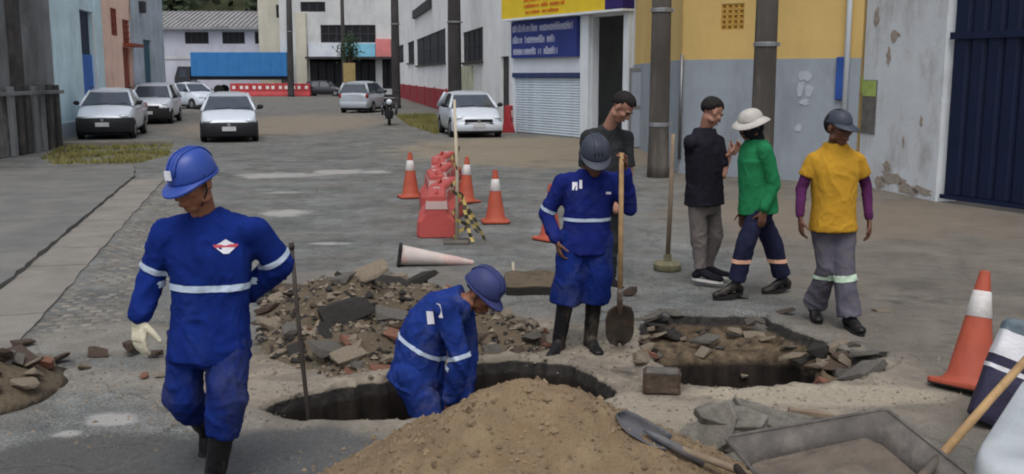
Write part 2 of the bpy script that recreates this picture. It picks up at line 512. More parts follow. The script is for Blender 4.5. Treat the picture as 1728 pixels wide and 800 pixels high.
def slab(name, poly, mat, z1, label, jitter=.02, seg=.25, z0=-.06):
    """a slab with an uneven broken edge"""
    o = sheet(name, poly, mat, z1, label, jitter=jitter, seg=seg)
    bm = bmesh.new(); bm.from_mesh(o.data)
    ed = [e for e in bm.edges if len(e.link_faces) == 1]; r = bmesh.ops.extrude_edge_only(bm, edges=ed)
    for v in r['geom']:
        if isinstance(v, bmesh.types.BMVert): v.co.z = z0
    bmesh.ops.recalc_face_normals(bm, faces=bm.faces); bm.to_mesh(o.data); bm.free()
    return o
lp = [J0 - dirn * 7, J1, J1 + dirn * 2.5 + side * .3, Vector((-12.2, 20.3)), Vector((-30, 20)), Vector((-30, 0))]
slab('pavement', [tuple(p) for p in lp], 'pavement', 0.05, 'grey concrete pavement left of the pale gutter strip', seg=.12)
M('gutter_concrete', S(118, 114, 108), rough=0.9, var=0.12, scale=2.2, bump=0.4, bscale=60, wear=(S(94, 90, 84), 0.55, 1.4, (1, 1, 1)))
for k in range(-4, 9):
    a_, b_ = J0 + dirn * (k * 1.15) - side * .02, J0 + dirn * (k * 1.15 + 1.13) - side * .02
    if (b_ - J0).dot(dirn) > (J1 - J0).length + .9: break
    q = [a_, b_, b_ - side * .58, a_ - side * .58]
    slab('gutter_slab', [tuple(p) for p in q], 'gutter_concrete',   .012 + .003 * (k % 3), None, jitter=.02, seg=.15)
# cobbled gutter strip: worn stones too dusty to count
M('cobble', S(114, 110, 103), rough=0.92, var=0.3, scale=3.5, bump=0.5, bscale=70, wear=(S(84, 79, 73), 0.7, 2.0, (1, 1, 1)))
cg = [J0 - dirn * 1.5 - side * .62, J1 + dirn * .6 - side * .62]
cob = [tuple(cg[0]), tuple(cg[1])] + gpoly([(330, 312), (330, 350), (290, 400), (240, 470), (222, 540), (150, 566), (60, 566), (-60, 590)])
cm = MB(); rr = random.Random(4)
org = J0 - dirn * 3
for i in range(0, 130):
    off = 0.06 if i % 2 else 0
    for j in range(-70, 30):
        c = org + dirn * (i * 0.125) - side * (-j * 0.135 + off)
        if not bool(inside(np.array([c.x]), np.array([c.y]), cob)[0]) or rr.random() < 0.04: continue
        a, bq = 0.058 + rr.uniform(-.008, .006), 0.052 + rr.uniform(-.008, .006)
        zt = -0.002 + rr.uniform(0, 0.011) + gz(c.x, c.y); ti = rr.uniform(-.004, .004); tj = rr.uniform(-.004, .004)
        ra = rr.uniform(-.2, .2); d1 = Vector((dirn.x * math.cos(ra) - dirn.y * math.sin(ra), dirn.x * math.sin(ra) + dirn.y * math.cos(ra))); s1 = Vector((-d1.y, d1.x))
        q = []
        for (e, f) in ((-1, -1), (1, -1), (1, 1), (-1, 1)):
            g = c + s1 * a * e + d1 * bq * f; q.append((g.x, g.y, -0.01))
        for (e, f) in ((-1, -1), (1, -1), (1, 1), (-1, 1)):
            g = c + s1 * a * .8 * e + d1 * bq * .8 * f; q.append((g.x, g.y, zt + ti * e + tj * f))
        cm.add(q, [(4, 5, 6, 7), (0, 1, 5, 4), (1, 2, 6, 5), (2, 3, 7, 6), (3, 0, 4, 7)])
o = obj('cobbles', cm, 'cobble', smooth=True); tag(o, 'dusty worn cobbles in the gutter strip', kind='stuff')

# grass verges
M('grass', S(104, 104, 58), rough=0.9, var=0.4, scale=0.8, bump=0, col2=S(132, 126, 78))
def grass(poly, n, hmin, hmax, seed):
    r = random.Random(seed); g = MB()
    xs = [p[0] for p in poly]; ys = [p[1] for p in poly]
    k = 0
    while k < n:
        a, c = r.uniform(min(xs), max(xs)), r.uniform(min(ys), max(ys))
        if not bool(inside(np.array([a]), np.array([c]), poly)[0]): continue
        if vnoise(np.array([[a * 1.3, c * 1.3, seed]]), 3)[0] < -0.15 and r.random() < .8: k += 1; continue
        h = r.uniform(hmin, hmax); w = r.uniform(.012, .03); an = r.uniform(0, 6.28); le = r.uniform(-.06, .06)
        dx, dy = math.cos(an) * w, math.sin(an) * w
        g.add([(a - dx, c - dy, 0), (a + dx, c + dy, 0), (a + le, c + le * r.uniform(-1, 1), h)], [(0, 1, 2)]); k += 1
    return g
g = grass(gpoly([(70, 268), (105, 248), (290, 246), (285, 262), (235, 276), (90, 278)]), 5000, .03, .12, 1)
tag(obj('grass', g, 'grass'), 'thin yellow green grass before the parked cars', kind='stuff')
g = grass(gpoly([(668, 196), (735, 196), (748, 222), (735, 227), (690, 212)]), 5000, .05, .25, 2)
tag(obj('grass', g, 'grass'), 'green weedy verge by the white car', kind='stuff')
M('kerb', S(112, 108, 100), rough=0.9, var=0.25, scale=3, bump=0.4)
kb = MB()
a, c = G(105, 246), G(292, 243)
kb.box(((a.x + c.x) / 2, (a.y + c.y) / 2, 0.05), ((c - a).length, 0.15, 0.12), Matrix.Rotation(math.atan2(c.y - a.y, c.x - a.x), 3, 'Z'))
tag(obj('kerb', kb, 'kerb', bevel=0.02), kind='structure')

# ================================================================== BUILDINGS
class Wall:
    """a facade from p0 to p1 (left to right as seen), local x along it, local -y towards the street"""
    def __init__(s, p0, p1):
        s.p0, s.p1 = Vector(p0), Vector(p1)
        s.d = (s.p1 - s.p0).normalized(); s.L = (s.p1 - s.p0).length
        s.rz = math.atan2(s.d.y, s.d.x)
        s.n = Vector((s.d.y, -s.d.x))
    def at(s, u, v):
        r = ray(u, v)
        t = ((s.p0 - Vector((0, 0))).dot(s.n)) / (r.x * s.n.x + r.y * s.n.y)
        q = r * t
        return (Vector((q.x, q.y)) - s.p0).dot(s.d), CAM_H + q.z
    def rect(s, u0, v0, u1, v1):
        """pixel box -> (s0, s1, z0, z1), measured along the box's middle"""
        um, vm = (u0 + u1) / 2, (v0 + v1) / 2
        a = s.at(u0, vm)[0]; b = s.at(u1, vm)[0]
        return (min(a, b), max(a, b), max(0.0, s.at(um, v1)[1]), s.at(um, v0)[1])
def facade_mesh(L, h, ops, t=0.25, depth=6.0, roof=True, x0=0.004):
    """hollow box with real openings in its front"""
    mb = MB()
    xs = sorted({x0, L - x0, *[q for o in ops for q in (o[0], o[1])]}); zs = sorted({0.0, h, *[q for o in ops for q in (o[2], o[3])]})
    def hole(a, b):
        return any(o[0] - 1e-6 < a < o[1] + 1e-6 and o[2] - 1e-6 < b < o[3] + 1e-6 for o in ops)
    for i in range(len(xs) - 1):
        for j in range(len(zs) - 1):
            if not hole((xs[i] + xs[i + 1]) / 2, (zs[j] + zs[j + 1]) / 2):
                a, b, c, d = xs[i], xs[i + 1], zs[j], zs[j + 1]
                mb.add([(a, 0, c), (b, 0, c), (b, 0, d), (a, 0, d)], [(0, 1, 2, 3)])
    for a, b, c, d in ops:
        mb.add([(a, 0, c), (b, 0, c), (b, 0, d), (a, 0, d), (a, t, c), (b, t, c), (b, t, d), (a, t, d)], [(0, 4, 5, 1), (1, 5, 6, 2), (2, 6, 7, 3), (3, 7, 4, 0)])
    mb.add([(x0, 0, 0), (x0, depth, 0), (x0, depth, h), (x0, 0, h)], [(0, 1, 2, 3)])
    mb.add([(L - x0, 0, 0), (L - x0, depth, 0), (L - x0, depth, h), (L - x0, 0, h)], [(3, 2, 1, 0)])
    mb.add([(x0, depth, 0), (L - x0, depth, 0), (L - x0, depth, h), (x0, depth, h)], [(3, 2, 1, 0)])
    return mb
def building(name, label, wall, h, mat, ops=(), depth=6.0, t=0.25, roofmat='roof_slab', overhang=0.0):
    r = thing(name, label, 'building', (wall.p0.x, wall.p0.y, 0), wall.rz)
    w = obj('wall', facade_mesh(wall.L, h, ops, t, depth), mat, r)
    rb = MB(); rb.bb((0.004 - overhang, -overhang, h + 0.003), (wall.L - 0.004 + overhang, depth, h + 0.15))
    obj('roof', rb, roofmat, r)
    return r
def window(root, op, y=0.12, frame='frame_dark', pane='pane_dark', bars=(1, 0), fw=0.05):
    a, b, c, d = op
    pm = MB(); pm.bb((a, y, c), (b, y + 0.02, d))
    w = obj('window', pm, pane, root)
    f = MB()
    f.bb((a, y - .04, c), (a + fw, y - .003, d)); f.bb((b - fw, y - .04, c), (b, y - .003, d))
    f.bb((a + fw, y - .04, c), (b - fw, y - .003, c + fw)); f.bb((a + fw, y - .04, d - fw), (b - fw, y - .003, d))
    for k in range(bars[0]):
        xm = a + (b - a) * (k + 1) / (bars[0] + 1); f.bb((xm - fw / 2, y - .035, c + fw), (xm + fw / 2, y - .003, d - fw))
    for k in range(bars[1]):
        zm = c + (d - c) * (k + 1) / (bars[1] + 1); f.bb((a + fw, y - .036, zm - fw / 2), (b - fw, y - .003, zm + fw / 2))
    obj('frame', f, frame, w)
    return w
def door(root, op, mat, y=0.1, boards=5, name='door', label=None, knob=True):
    a, b, c, d = op
    pm = MB(); n = boards
    for k in range(n):
        w = (b - a) / n
        pm.bb((a + k * w + .006, y, c), (a + (k + 1) * w - .006, y + .05, d))
    pm.bb((a, y + .052, c), (b, y + .07, d))
    o = obj(name, pm, mat, root)
    if label: o['label'] = label
    if knob:
        kb = MB(); kb.box((b - .12, y - .03, (c + min(d, c + 2.2)) / 2), (.03, .06, .14)); obj('handle', kb, 'steel', o)
    return o
def rel_box(root, name, wall, u0, v0, u1, v1, mat, out=0.06, back=0.0, bevel=0):
    a, b, c, d = wall.rect(u0, v0, u1, v1)
    mb = MB(); mb.bb((a, -out, c), (b, -back - .003, d))
    return obj(name, mb, mat, root, bevel=bevel)

M('roof_slab', S(110, 108, 106), rough=0.9, var=0.2, scale=1)
M('steel', S(120, 120, 120), rough=0.4, var=0.1, metal=0.8)
M('frame_dark', S(48, 48, 52), rough=0.6, var=0.2)
M('frame_pale', S(190, 190, 188), rough=0.6, var=0.1)
M('pane_dark', S(24, 25, 30), rough=0.45, var=0.3, scale=2, bump=0, spec=0.25)
M('old_wall', S(112, 115, 117), rough=0.95, var=0.25, scale=0.7, bump=0.5, bscale=14, stretch=(1, 1, .6), wear=(S(70, 72, 73), 0.7, .8, (1, 1, .55)))
M('old_wall_low', S(102, 102, 101), rough=0.95, var=0.4, scale=2.5, bump=0.6, bscale=18, wear=(S(40, 39, 38), 0.9, 2.2, (1.6, 1, .3)))
M('old_metal', S(58, 57, 58), rough=0.8, var=0.35, scale=3, wear=(S(100, 92, 86), 0.5, 4, (1, 1, .3)))
M('paint_lightblue', S(186, 208, 228), rough=0.85, var=0.12, scale=1.1, bump=0.25, bscale=30, wear=(S(112, 122, 134), 0.45, 1.2, (1, 1, .3)))
M('paint_peach', S(226, 184, 168), rough=0.85, var=0.12, scale=1.1, bump=0.25, bscale=30, wear=(S(160, 118, 102), 0.4, 1.2, (1, 1, .3)))
M('paint_greyblue', S(158, 168, 178), rough=0.85, var=0.16, scale=1.1, bump=0.25, bscale=30, wear=(S(104, 108, 112), 0.55, 1.6, (1, 1, .4)))
M('door_blue', S(52, 100, 176), rough=0.6, var=0.15, scale=3)
M('door_navy', S(22, 34, 58), rough=0.6, var=0.2, scale=3)
M('door_teal', S(34, 78, 96), rough=0.6, var=0.2, scale=3)
M('wood_red', S(126, 62, 48), rough=0.7, var=0.25, scale=5)

# --- old stained wall at the left edge
WL1 = Wall((-12.0, 16.5), (-12.75, 28.4))
ol = building('old_building', 'old stained grey concrete building at the left edge', WL1, 6.0, 'old_wall', depth=7)
for (u0, u1, v0, v1) in ((6, 24, -60, 152),):
    rel_box(ol, 'drainpipe', WL1, u0 + 4, v0, u1, v1, 'old_metal', out=0.16)
mb = MB(); q = WL1.at(45, 210)[0]
a0 = WL1.at(2, 200)[0]; a1 = WL1.L - .02
mb.bb((a0 - 6, -.10, 0), (a1, -.003, 1.62)); obj('plinth', mb, 'old_wall_low', ol, bevel=.02)
for u in (10, 24, 36, 50, 62, 76, 88):
    s_ = WL1.at(u, 210)[0]
    mb = MB(); mb.bb((s_ - .12, -.22, 0), (s_ + .12, -.104, 1.72 + .1 * ((u * 7) % 5) / 5)); obj('pilaster', mb, 'old_wall' if u % 4 else 'old_metal', ol, bevel=.02)
mb = MB(); mb.bb((a0 - 6, -.26, 1.50), (a1, -.228, 1.60)); obj('ledge', mb, 'old_wall', ol, bevel=.01)

# --- terrace of painted houses on the left
def lrow(Y): return (-13.9 - 0.1667 * (Y - 30.0), Y)
def lrow_u(u):
    k = (864 - u) / FPX
    Y = 8.9 / (k - 0.1667)
    return lrow(Y)
WA = Wall(lrow(28.6), lrow_u(171)); WB = Wall(lrow_u(171), lrow_u(231)); WC = Wall(lrow_u(231), lrow_u(287))
opA = WA.rect(138, 20, 166, 152)
opA = (opA[0], opA[1], 0.05, opA[3])
hA = building('lightblue_house', 'light blue house with a tall blue door', WA, 6.6, 'paint_lightblue', [opA])
zmid = opA[2] + (opA[3] - opA[2]) * .64
door(hA, (opA[0], opA[1], opA[2], zmid), 'door_blue')
d_ = door(hA, (opA[0], opA[1], zmid + .02, opA[3]), 'door_navy', y=.16, name='transom', knob=False, boards=3)
rel_box(hA, 'corner_pilaster', WA, 160, -40, 170, 205, 'paint_lightblue', out=.1)
mb = MB(); mb.bb((.02, -.05, 0), (opA[0] - .1, -.004, .5)); obj('plinth', mb, 'paint_greyblue', hA)
o1 = WB.rect(187, 14, 197, 60); o2 = WB.rect(207, 34, 222, 74); o3 = WB.rect(210, 80, 223, 190); o3 = (o3[0], o3[1], .05, o3[3])
hB = building('peach_house', 'peach painted house with reddish shutters', WB, 7.0, 'paint_peach', [o1, o2, o3])
for o_ in (o1, o2): window(hB, o_, pane='wood_red', frame='wood_red', bars=(1, 3), y=.05)
mb = MB(); mb.bb((o2[0] - .15, -.45, o2[2] - .12), (o2[1] + .15, -.004, o2[2])); obj('balcony_slab', mb, 'wood_red', hB)
door(hB, o3, 'wood_red', boards=4)
o1 = WC.rect(245, 68, 258, 190); o1 = (o1[0], o1[1], .05, o1[3])
hC = building('greyblue_house', 'mottled pale grey blue house with a teal door', WC, 7.4, 'paint_greyblue', [o1])
door(hC, o1, 'door_teal', boards=3)
mb = MB(); s_, z_ = WC.at(236, 12); mb.box((s_, -.12, z_), (.5, .22, .5)); obj('meter_box', mb, 'frame_dark', hC, bevel=.02)

# --- far end of the street
M('far_wall_lilac', S(170, 172, 184), rough=0.9, var=0.12, scale=.4, wear=(S(130, 130, 140), .5, .5, (1, 1, .4)))
M('far_wall_pale', S(176, 178, 178), rough=0.9, var=0.14, scale=.4, wear=(S(136, 138, 138), .6, .5, (1, 1, .3)))
M('far_wall_cream', S(176, 172, 158), rough=0.9, var=0.14, scale=.4, wear=(S(132, 128, 116), .5, .5, (1, 1, .3)))
M('tin_roof', S(128, 128, 130), rough=0.7, var=0.16, scale=.8, wear=(S(96, 92, 90), .6, .6, (.4, 1, 1)))
Yf = 112.0
def far(u): return (864 - u) / FPX * Yf * -1
WW = Wall((far(255), Yf), (far(470), Yf))
zz = lambda v, Y=Yf: P(864, v, Y).z
ops = [WW.rect(u0, 54, u1, 74) for u0, u1 in ((312, 352), (375, 413), (430, 458))]
wh = thing('warehouse', 'long lilac warehouse under a grey tin roof', 'building', (WW.p0.x, WW.p0.y, 0), WW.rz)
eave = zz(46)
obj('wall', facade_mesh(WW.L, eave, ops, .3, 14), 'far_wall_lilac', wh)
for o_ in ops: window(wh, o_, bars=(3, 0), fw=.08)
rf = MB(); ridge = zz(22) + .6
nrib = 28
for k in range(nrib):
    x0, x1 = -.5 + (WW.L + 1) * k / nrib, -.5 + (WW.L + 1) * (k + 1) / nrib
    rf.add([(x0, -.8, eave), (x1 - .12, -.8, eave), (x1 - .12, 7, ridge), (x0, 7, ridge)], [(0, 1, 2, 3)])
    rf.add([(x1 - .12, -.8, eave + .09), (x1, -.8, eave + .09), (x1, 7, ridge + .09), (x1 - .12, 7, ridge + .09)], [(0, 1, 2, 3)])
    rf.add([(x0, 14.5, eave), (x1, 14.5, eave), (x1, 7, ridge), (x0, 7, ridge)], [(3, 2, 1, 0)])
rf.bb((-.5, -.85, eave - .25), (WW.L + .5, -.82, eave + .05))
obj('roof', rf, 'tin_roof', wh)
mb = MB(); mb.bb((.05, -.08, zz(100)), (WW.L - .05, -.004, zz(96))); obj('string_course', mb, 'far_wall_pale', wh)

WX = Wall((far(452), Yf - 2), (far(500), Yf - 2))
cx = building('cream_block', 'narrow cream block behind the leaning far pole', WX, 15, 'far_wall_cream', [WX.rect(466, 8, 474, 30), WX.rect(484, 40, 492, 62)], depth=9)
for o_ in (WX.rect(466, 8, 474, 30), WX.rect(484, 40, 492, 62)): window(cx, o_, bars=(0, 1))
WY = Wall((far(500), Yf - 6), (far(700), Yf - 6))
ops = [WY.rect(507, 3, 549, 20), WY.rect(541, 42, 634, 72), WY.rect(523, 99, 578, 152), WY.rect(584, 99, 634, 152), WY.rect(645, 95, 664, 150)]
sh = building('shop_block', 'pale two storey shop block closing the street', WY, 15, 'far_wall_pale', ops, depth=10)
window(sh, ops[0], bars=(2, 0), fw=.1); window(sh, ops[1], bars=(6, 1), fw=.1)
M('far_sign', S(176, 186, 204), rough=.6, var=.15, scale=.6, col2=S(196, 200, 204)); M('far_sign_cyan', S(112, 168, 190), rough=.6, var=.2, scale=.5); M('far_sign_red', S(186, 112, 112), rough=.6, var=.2, scale=.6)
rel_box(sh, 'signboard', WY, 522, 74, 578, 97, 'far_sign', out=.4)
rel_box(sh, 'signboard', WY, 579, 74, 634, 97, 'far_sign_cyan', out=.4)
rel_box(sh, 'signboard', WY, 635, 66, 660, 96, 'far_sign_red', out=.5)
mb = MB(); a, b_, c, d = WY.rect(520, 96, 660, 100); mb.bb((a, -1.6, c), (b_, -.004, d)); obj('canopy', mb, 'frame_dark', sh)
rel_box(sh, 'pillar', WY, 501, 22, 519, 158, 'far_wall_cream', out=.5)
for (o_, n_) in ((ops[2], 4), (ops[3], 4), (ops[4], 2)):
    mb = MB(); w_ = (o_[1] - o_[0]) / n_
    for k in range(n_):
        mb.bb((o_[0] + k * w_ + .05, .18, 0), (o_[0] + (k + 1) * w_ - .05, .22, o_[3] * .92))
    obj('shutter', mb, 'pane_dark', sh)

# wooded hill far behind
M('foliage_far', S(34, 42, 36), rough=.95, var=.5, scale=.25, bump=0, col2=S(64, 74, 54))
hill = MB(); r_ = random.Random(9)
gxs = np.linspace(-150, 90, 49); gys = np.linspace(150, 300, 25)
hh = lambda a, c: max(0.0, (c - 150) * .55) + 2.5 * float(fbm(np.array([[a * .03, c * .03, 0]]), 4, 3)[0])
vv = [(a, c, hh(a, c)) for c in gys for a in gxs]
hill.add(vv, [(j * 49 + i, j * 49 + i + 1, (j + 1) * 49 + i + 1, (j + 1) * 49 + i) for j in range(24) for i in range(48)])
M('hill_soil', S(60, 64, 44), rough=.95, var=.3, scale=.1)
tag(obj('hill', hill, 'hill_soil', smooth=True), kind='structure')
wood = MB()
for k in range(260):
    a, c = r_.uniform(-140, 60), 152 + abs(r_.gauss(0, 30)); b0 = hh(a, c); hgt = r_.uniform(7, 13); rad = r_.uniform(2.5, 4.5)
    for q in range(60):
        th, ph = r_.uniform(0, 6.28), math.acos(r_.uniform(-1, 1)); rr_ = rad * r_.uniform(.5, 1) 
        p = Vector((a + rr_ * math.sin(ph) * math.cos(th), c + rr_ * math.sin(ph) * math.sin(th), b0 + hgt * .62 + rr_ * .9 * math.cos(ph)))
        w_ = r_.uniform(.4, .8); e1 = Vector((r_.gauss(0, 1), r_.gauss(0, 1), r_.gauss(0, 1))).normalized(); e2 = e1.orthogonal().normalized()
        wood.add([p - e1 * w_, p + e2 * w_, p + e1 * w_, p - e2 * w_], [(0, 1, 2, 3)])
tag(obj('woodland', wood, 'foliage_far'), 'dark wood on the hill behind the warehouse', kind='stuff')

# --- white building along the right of the street
M('white_stained', S(214, 218, 222), rough=.9, var=.08, scale=.8, bump=.25, bscale=20, wear=(S(136, 136, 136), .38, .5, (1, 1, .5)))
M('red_plinth', S(138, 52, 58), rough=.85, var=.25, scale=2, wear=(S(92, 38, 42), .6, 3, (1, 1, .4)))
M('stain_black', S(64, 62, 60), rough=.95, var=.4, scale=3, stretch=(3, 1, .5))
WR = Wall((-10.7, 96.0), (0.0, 36.0))
wr_ops = [WR.rect(u0, v0, u1, v1) for u0, v0, u1, v1 in ((703, 57, 752, 108), (781, 50, 815, 104), (688, 70, 699, 106), (672, 76, 681, 106), (845, 95, 859, 190))]
wr_ops[4] = (wr_ops[4][0], wr_ops[4][1], .03, wr_ops[4][3])
wb = building('white_building', 'long white stained building with black windows and red plinth', WR, 9.0, 'white_stained', wr_ops, depth=9)
for o_ in wr_ops[:4]: window(wb, o_, bars=(3, 1), y=.1)
for o_ in wr_ops[:3]:
    mb = MB(); mb.bb((o_[0] - .1, -.14, o_[2] - .1), (o_[1] + .1, -.004, o_[2] - .004)); obj('sill', mb, 'stain_black', wb)
door(wb, wr_ops[4], 'old_metal', boards=3)
a_, b_ = WR.at(668, 165)[0], WR.at(757, 165)[0]
mb = MB(); mb.bb((a_, -.09, 0), (b_, -.004, 1.22)); obj('plinth', mb, 'red_plinth', wb, bevel=.02)
n_ = 7
for k in range(n_ + 1):
    s_ = a_ + (b_ - a_) * k / n_
    mb = MB(); mb.bb((s_ - .09, -.15, 0), (s_ + .09, -.094, 1.3)); obj('plinth_post', mb, 'red_plinth', wb)
rel_box(wb, 'vent', WR, 700, 8, 729, 23, 'frame_dark', out=.2)
M('cream_green', S(170, 172, 150), rough=.9, var=.15, scale=2)
rel_box(wb, 'pilaster', WR, 775, 112, 799, 190, 'cream_green', out=.18)

# --- corner shop with the yellow fascia
M('white_paint', S(196, 202, 208), rough=.8, var=.06, scale=1.5, bump=.1, wear=(S(150, 154, 160), .35, 1.2, (1, 1, .3)))
M('shutter', S(188, 198, 206), rough=.6, var=.07, scale=1.2, bump=.05, wear=(S(140, 148, 156), .4, 1.6, (1, 1, .4)))
M('yellow_sign', S(206, 178, 40), rough=.5, var=.1, scale=1, wear=(S(176, 150, 50), .4, 1.2, (1, 1, 1)))
M('sign_navy', S(40, 52, 112), rough=.5, var=.12, scale=2)
M('sign_white', S(164, 168, 188), rough=.5, var=.08)
M('sign_orange', S(186, 100, 36), rough=.5, var=.12)
M('sign_purple', S(44, 30, 92), rough=.5, var=.1)
M('band_navy', S(44, 56, 92), rough=.6, var=.15)
M('yellow_wall', S(190, 162, 102), rough=.85, var=.07, scale=1, bump=.15, bscale=25, wear=(S(164, 138, 86), .4, .9, (1, 1, .3)))
M('grey_wall', S(138, 146, 154), rough=.85, var=.08, scale=1.4, bump=.15, bscale=25, wear=(S(112, 116, 122), .5, 1.4, (1, 1, .3)))
WS = Wall((0.02, 36.0), (3.56, 30.1))
fz = 3.92
dop = WS.rect(999, 35, 1056, 240); dop = (dop[0], dop[1], .02, 3.78)
shop_ops = [dop]
shp = building('corner_shop', 'white corner shop with yellow fascia and roller shutter', WS, 7.5, 'white_paint', shop_ops, depth=7)
so = WS.rect(872, 131, 983, 224); s0, s1 = so[0], so[1]
nsl = 22; slat = None; zt = so[3]
for k in range(nsl):
    z0, z1 = .02 + (zt - .02) * k / nsl, .02 + (zt - .02) * (k + 1) / nsl
    if slat is None:
        mb = MB(); L_ = s1 - s0; hz = (zt - .02) / nsl
        mb.add([(0, -.012, 0), (L_, -.012, 0), (L_, -.05, hz * .35), (0, -.05, hz * .35), (L_, -.05, hz * .7), (0, -.05, hz * .7), (L_, -.012, hz * .97), (0, -.012, hz * .97)], [(0, 1, 2, 3), (3, 2, 4, 5), (5, 4, 6, 7)])
        slat = mb.mesh('slat')
    link('shutter_slat', slat, 'shutter', shp, (s0, 0, z0))
for (x0, x1) in ((s0 - .12, s0 - .004), (s1 + .004, s1 + .1)):
    mb = MB(); mb.bb((x0, -.09, 0), (x1, -.004, zt)); obj('shutter_guide', mb, 'white_paint', shp)
mb = MB(); a_ = WS.at(992, 128)[0]; mb.bb((s0 - .12, -.12, zt + .004), (a_, -.004, zt + .16)); obj('shutter_header', mb, 'band_navy', shp)
# pilasters round the door
for (u0, u1) in ((985, 998), (1057, 1066)):
    a_ = WS.at(u0, 130)[0]; b_ = WS.at(u1, 130)[0]
    mb = MB(); mb.bb((a_, -.14, 0), (b_, -.004, 3.84)); obj('door_jamb', mb, 'white_paint', shp, bevel=.01)
# fascia
mb = MB(); e0 = WS.at(1040, 20)[0]
mb.bb((-.05, -.42, fz), (e0, -.004, 6.2)); fas = obj('fascia', mb, 'yellow_sign', shp)
mb = MB(); mb.bb((e0 + .004, -.43, fz + .02), (WS.L + .02, -.004, 6.2)); obj('fascia_end', mb, 'sign_purple', shp)
mb = MB(); mb.bb((-.05, -.44, fz - .07), (WS.L + .02, -.004, fz - .004)); obj('fascia_trim', mb, 'white_paint', shp)
def glyph_line(mb, x0, x1, zc, h, y, seed, words=(7, 8)):
    """a line of unreadable block lettering"""
    r = random.Random(seed); n = sum(words) + len(words) - 1; w = (x1 - x0) / n; k = 0; th = h * .2
    for wi, wn_ in enumerate(words):
        for i in range(wn_):
            a = x0 + k * w; b = a + w * .78; t = r.choice('HNOIHN'); zc_ = zc; hk = r.choice((.75, .8, 1.0)); k += 1
            zb, zt_ = zc - h / 2, zc - h / 2 + h * hk; sw = (b - a) * .28
            bar = lambda xa, xb, za, zb_: mb.bb((xa, y - .012, za), (xb, y, zb_))
            if t in 'EHLOFN': bar(a, a + sw, zb, zt_)
            if t in 'HON': bar(b - sw, b, zb, zt_)
            if t in 'EOTF': bar(a + (sw if t != 'T' else 0), b - (sw if t == 'O' else 0), zt_ - th, zt_)
            if t in 'ELO': bar(a + sw, b - (sw if t == 'O' else 0), zb, zb + th)
            if t in 'EHFN': bar(a + sw, b - (sw if t in 'HN' else 0), zc - th / 2, zc + th / 2)
            if t in 'TI': bar((a + b) / 2 - sw / 2, (a + b) / 2 + sw / 2, zb, zt_ - (th if t == 'T' else 0))
        k += 1
for k, (u0, u1, vz, h_) in enumerate(((902, 978, 5, .13), (902, 972, 13, .13), (905, 962, 21, .12))):
    x0, zc = WS.at(u0, vz); x1 = WS.at(u1, vz)[0]
    mb = MB(); zc = fz + (.16, .36, .56)[2 - k]; glyph_line(mb, x0, x1, zc, h_, -.425, 60 + k, (9, 4, 8) if k < 2 else (7, 8)); tag(obj('lettering', mb, 'sign_orange', fas), kind='stuff')
# navy signboard with three lines of white lettering
a_, b_, c_, d_ = WS.rect(868, 41, 979, 97); d_ = fz - .1
mb = MB(); mb.bb((a_, -.13, c_), (b_, -.004, d_)); nb = obj('signboard', mb, 'sign_navy', shp)
for k, (f0, f1, wds) in enumerate(((.03, .96, (12, 15)), (.03, .70, (5, 10, 4)), (.04, .74, (12, 2, 7)))):
    mb = MB(); hh_ = (d_ - c_)
    glyph_line(mb, a_ + (b_ - a_) * f0, a_ + (b_ - a_) * f1, d_ - hh_ * (.19 + .31 * k), hh_ * .2, -.133, 80 + k, wds); tag(obj('lettering', mb, 'sign_white', nb), kind='stuff')
# shelf and goods dimly seen inside the shop door
mb = MB(); M('shop_dark', S(70, 66, 60), rough=.9, var=.3)
for k in range(4): mb.bb((dop[0] + .1, 3.2, .5 + .8 * k), (dop[1] + .4, 3.6, .55 + .8 * k))
mb.bb((dop[0] + .08, 3.18, 0), (dop[0] + .12, 3.6, 3)); obj('shelf', mb, 'shop_dark', shp)

# --- yellow and grey building
WQ = Wall((3.60, 30.0), (3.45, 20.8)); WT = Wall((3.46, 20.79), (6.36, 18.6))
yz = 2.31
yb = thing('yellow_building', 'building painted yellow above and grey blue below', 'building', (WT.p0.x, WT.p0.y, 0), WT.rz)
vo_ = WT.rect(1217, 6, 1256, 50)
mb = facade_mesh(WT.L, 7.6, [vo_], .2, .5)
obj('wall', mb, 'yellow_wall', yb)
mb = MB(); mb.bb((.0, -.03, 0), (WT.L - .004, -.003, yz)); obj('dado', mb, 'grey_wall', yb)
bk = MB(); bw = (vo_[1] - vo_[0]) / 4; bh = (vo_[3] - vo_[2]) / 5
M('vent_brick', S(186, 148, 76), rough=.9, var=.15, scale=4); M('dark_cavity', S(60, 52, 40), rough=.9)
mb = MB(); mb.bb((vo_[0], .12, vo_[2]), (vo_[1], .16, vo_[3])); obj('vent_backing', mb, 'dark_cavity', yb)
t_ = .02; br = MB()
br.bb((0, 0, 0), (bw - .006, .1, t_)); br.bb((0, 0, bh - .006 - t_), (bw - .006, .1, bh - .006)); br.bb((0, 0, t_), (t_, .1, bh - .006 - t_)); br.bb((bw - .006 - t_, 0, t_), (bw - .006, .1, bh - .006 - t_)); br.bb((t_, .03, bh / 2 - .015), (bw - .006 - t_, .08, bh / 2 + .01))
bmsh = br.mesh('vent_brick')
for i in range(4):
    for j in range(5): link('vent_brick', bmsh, 'vent_brick', yb, (vo_[0] + i * bw + .003, .012, vo_[2] + j * bh + .003))
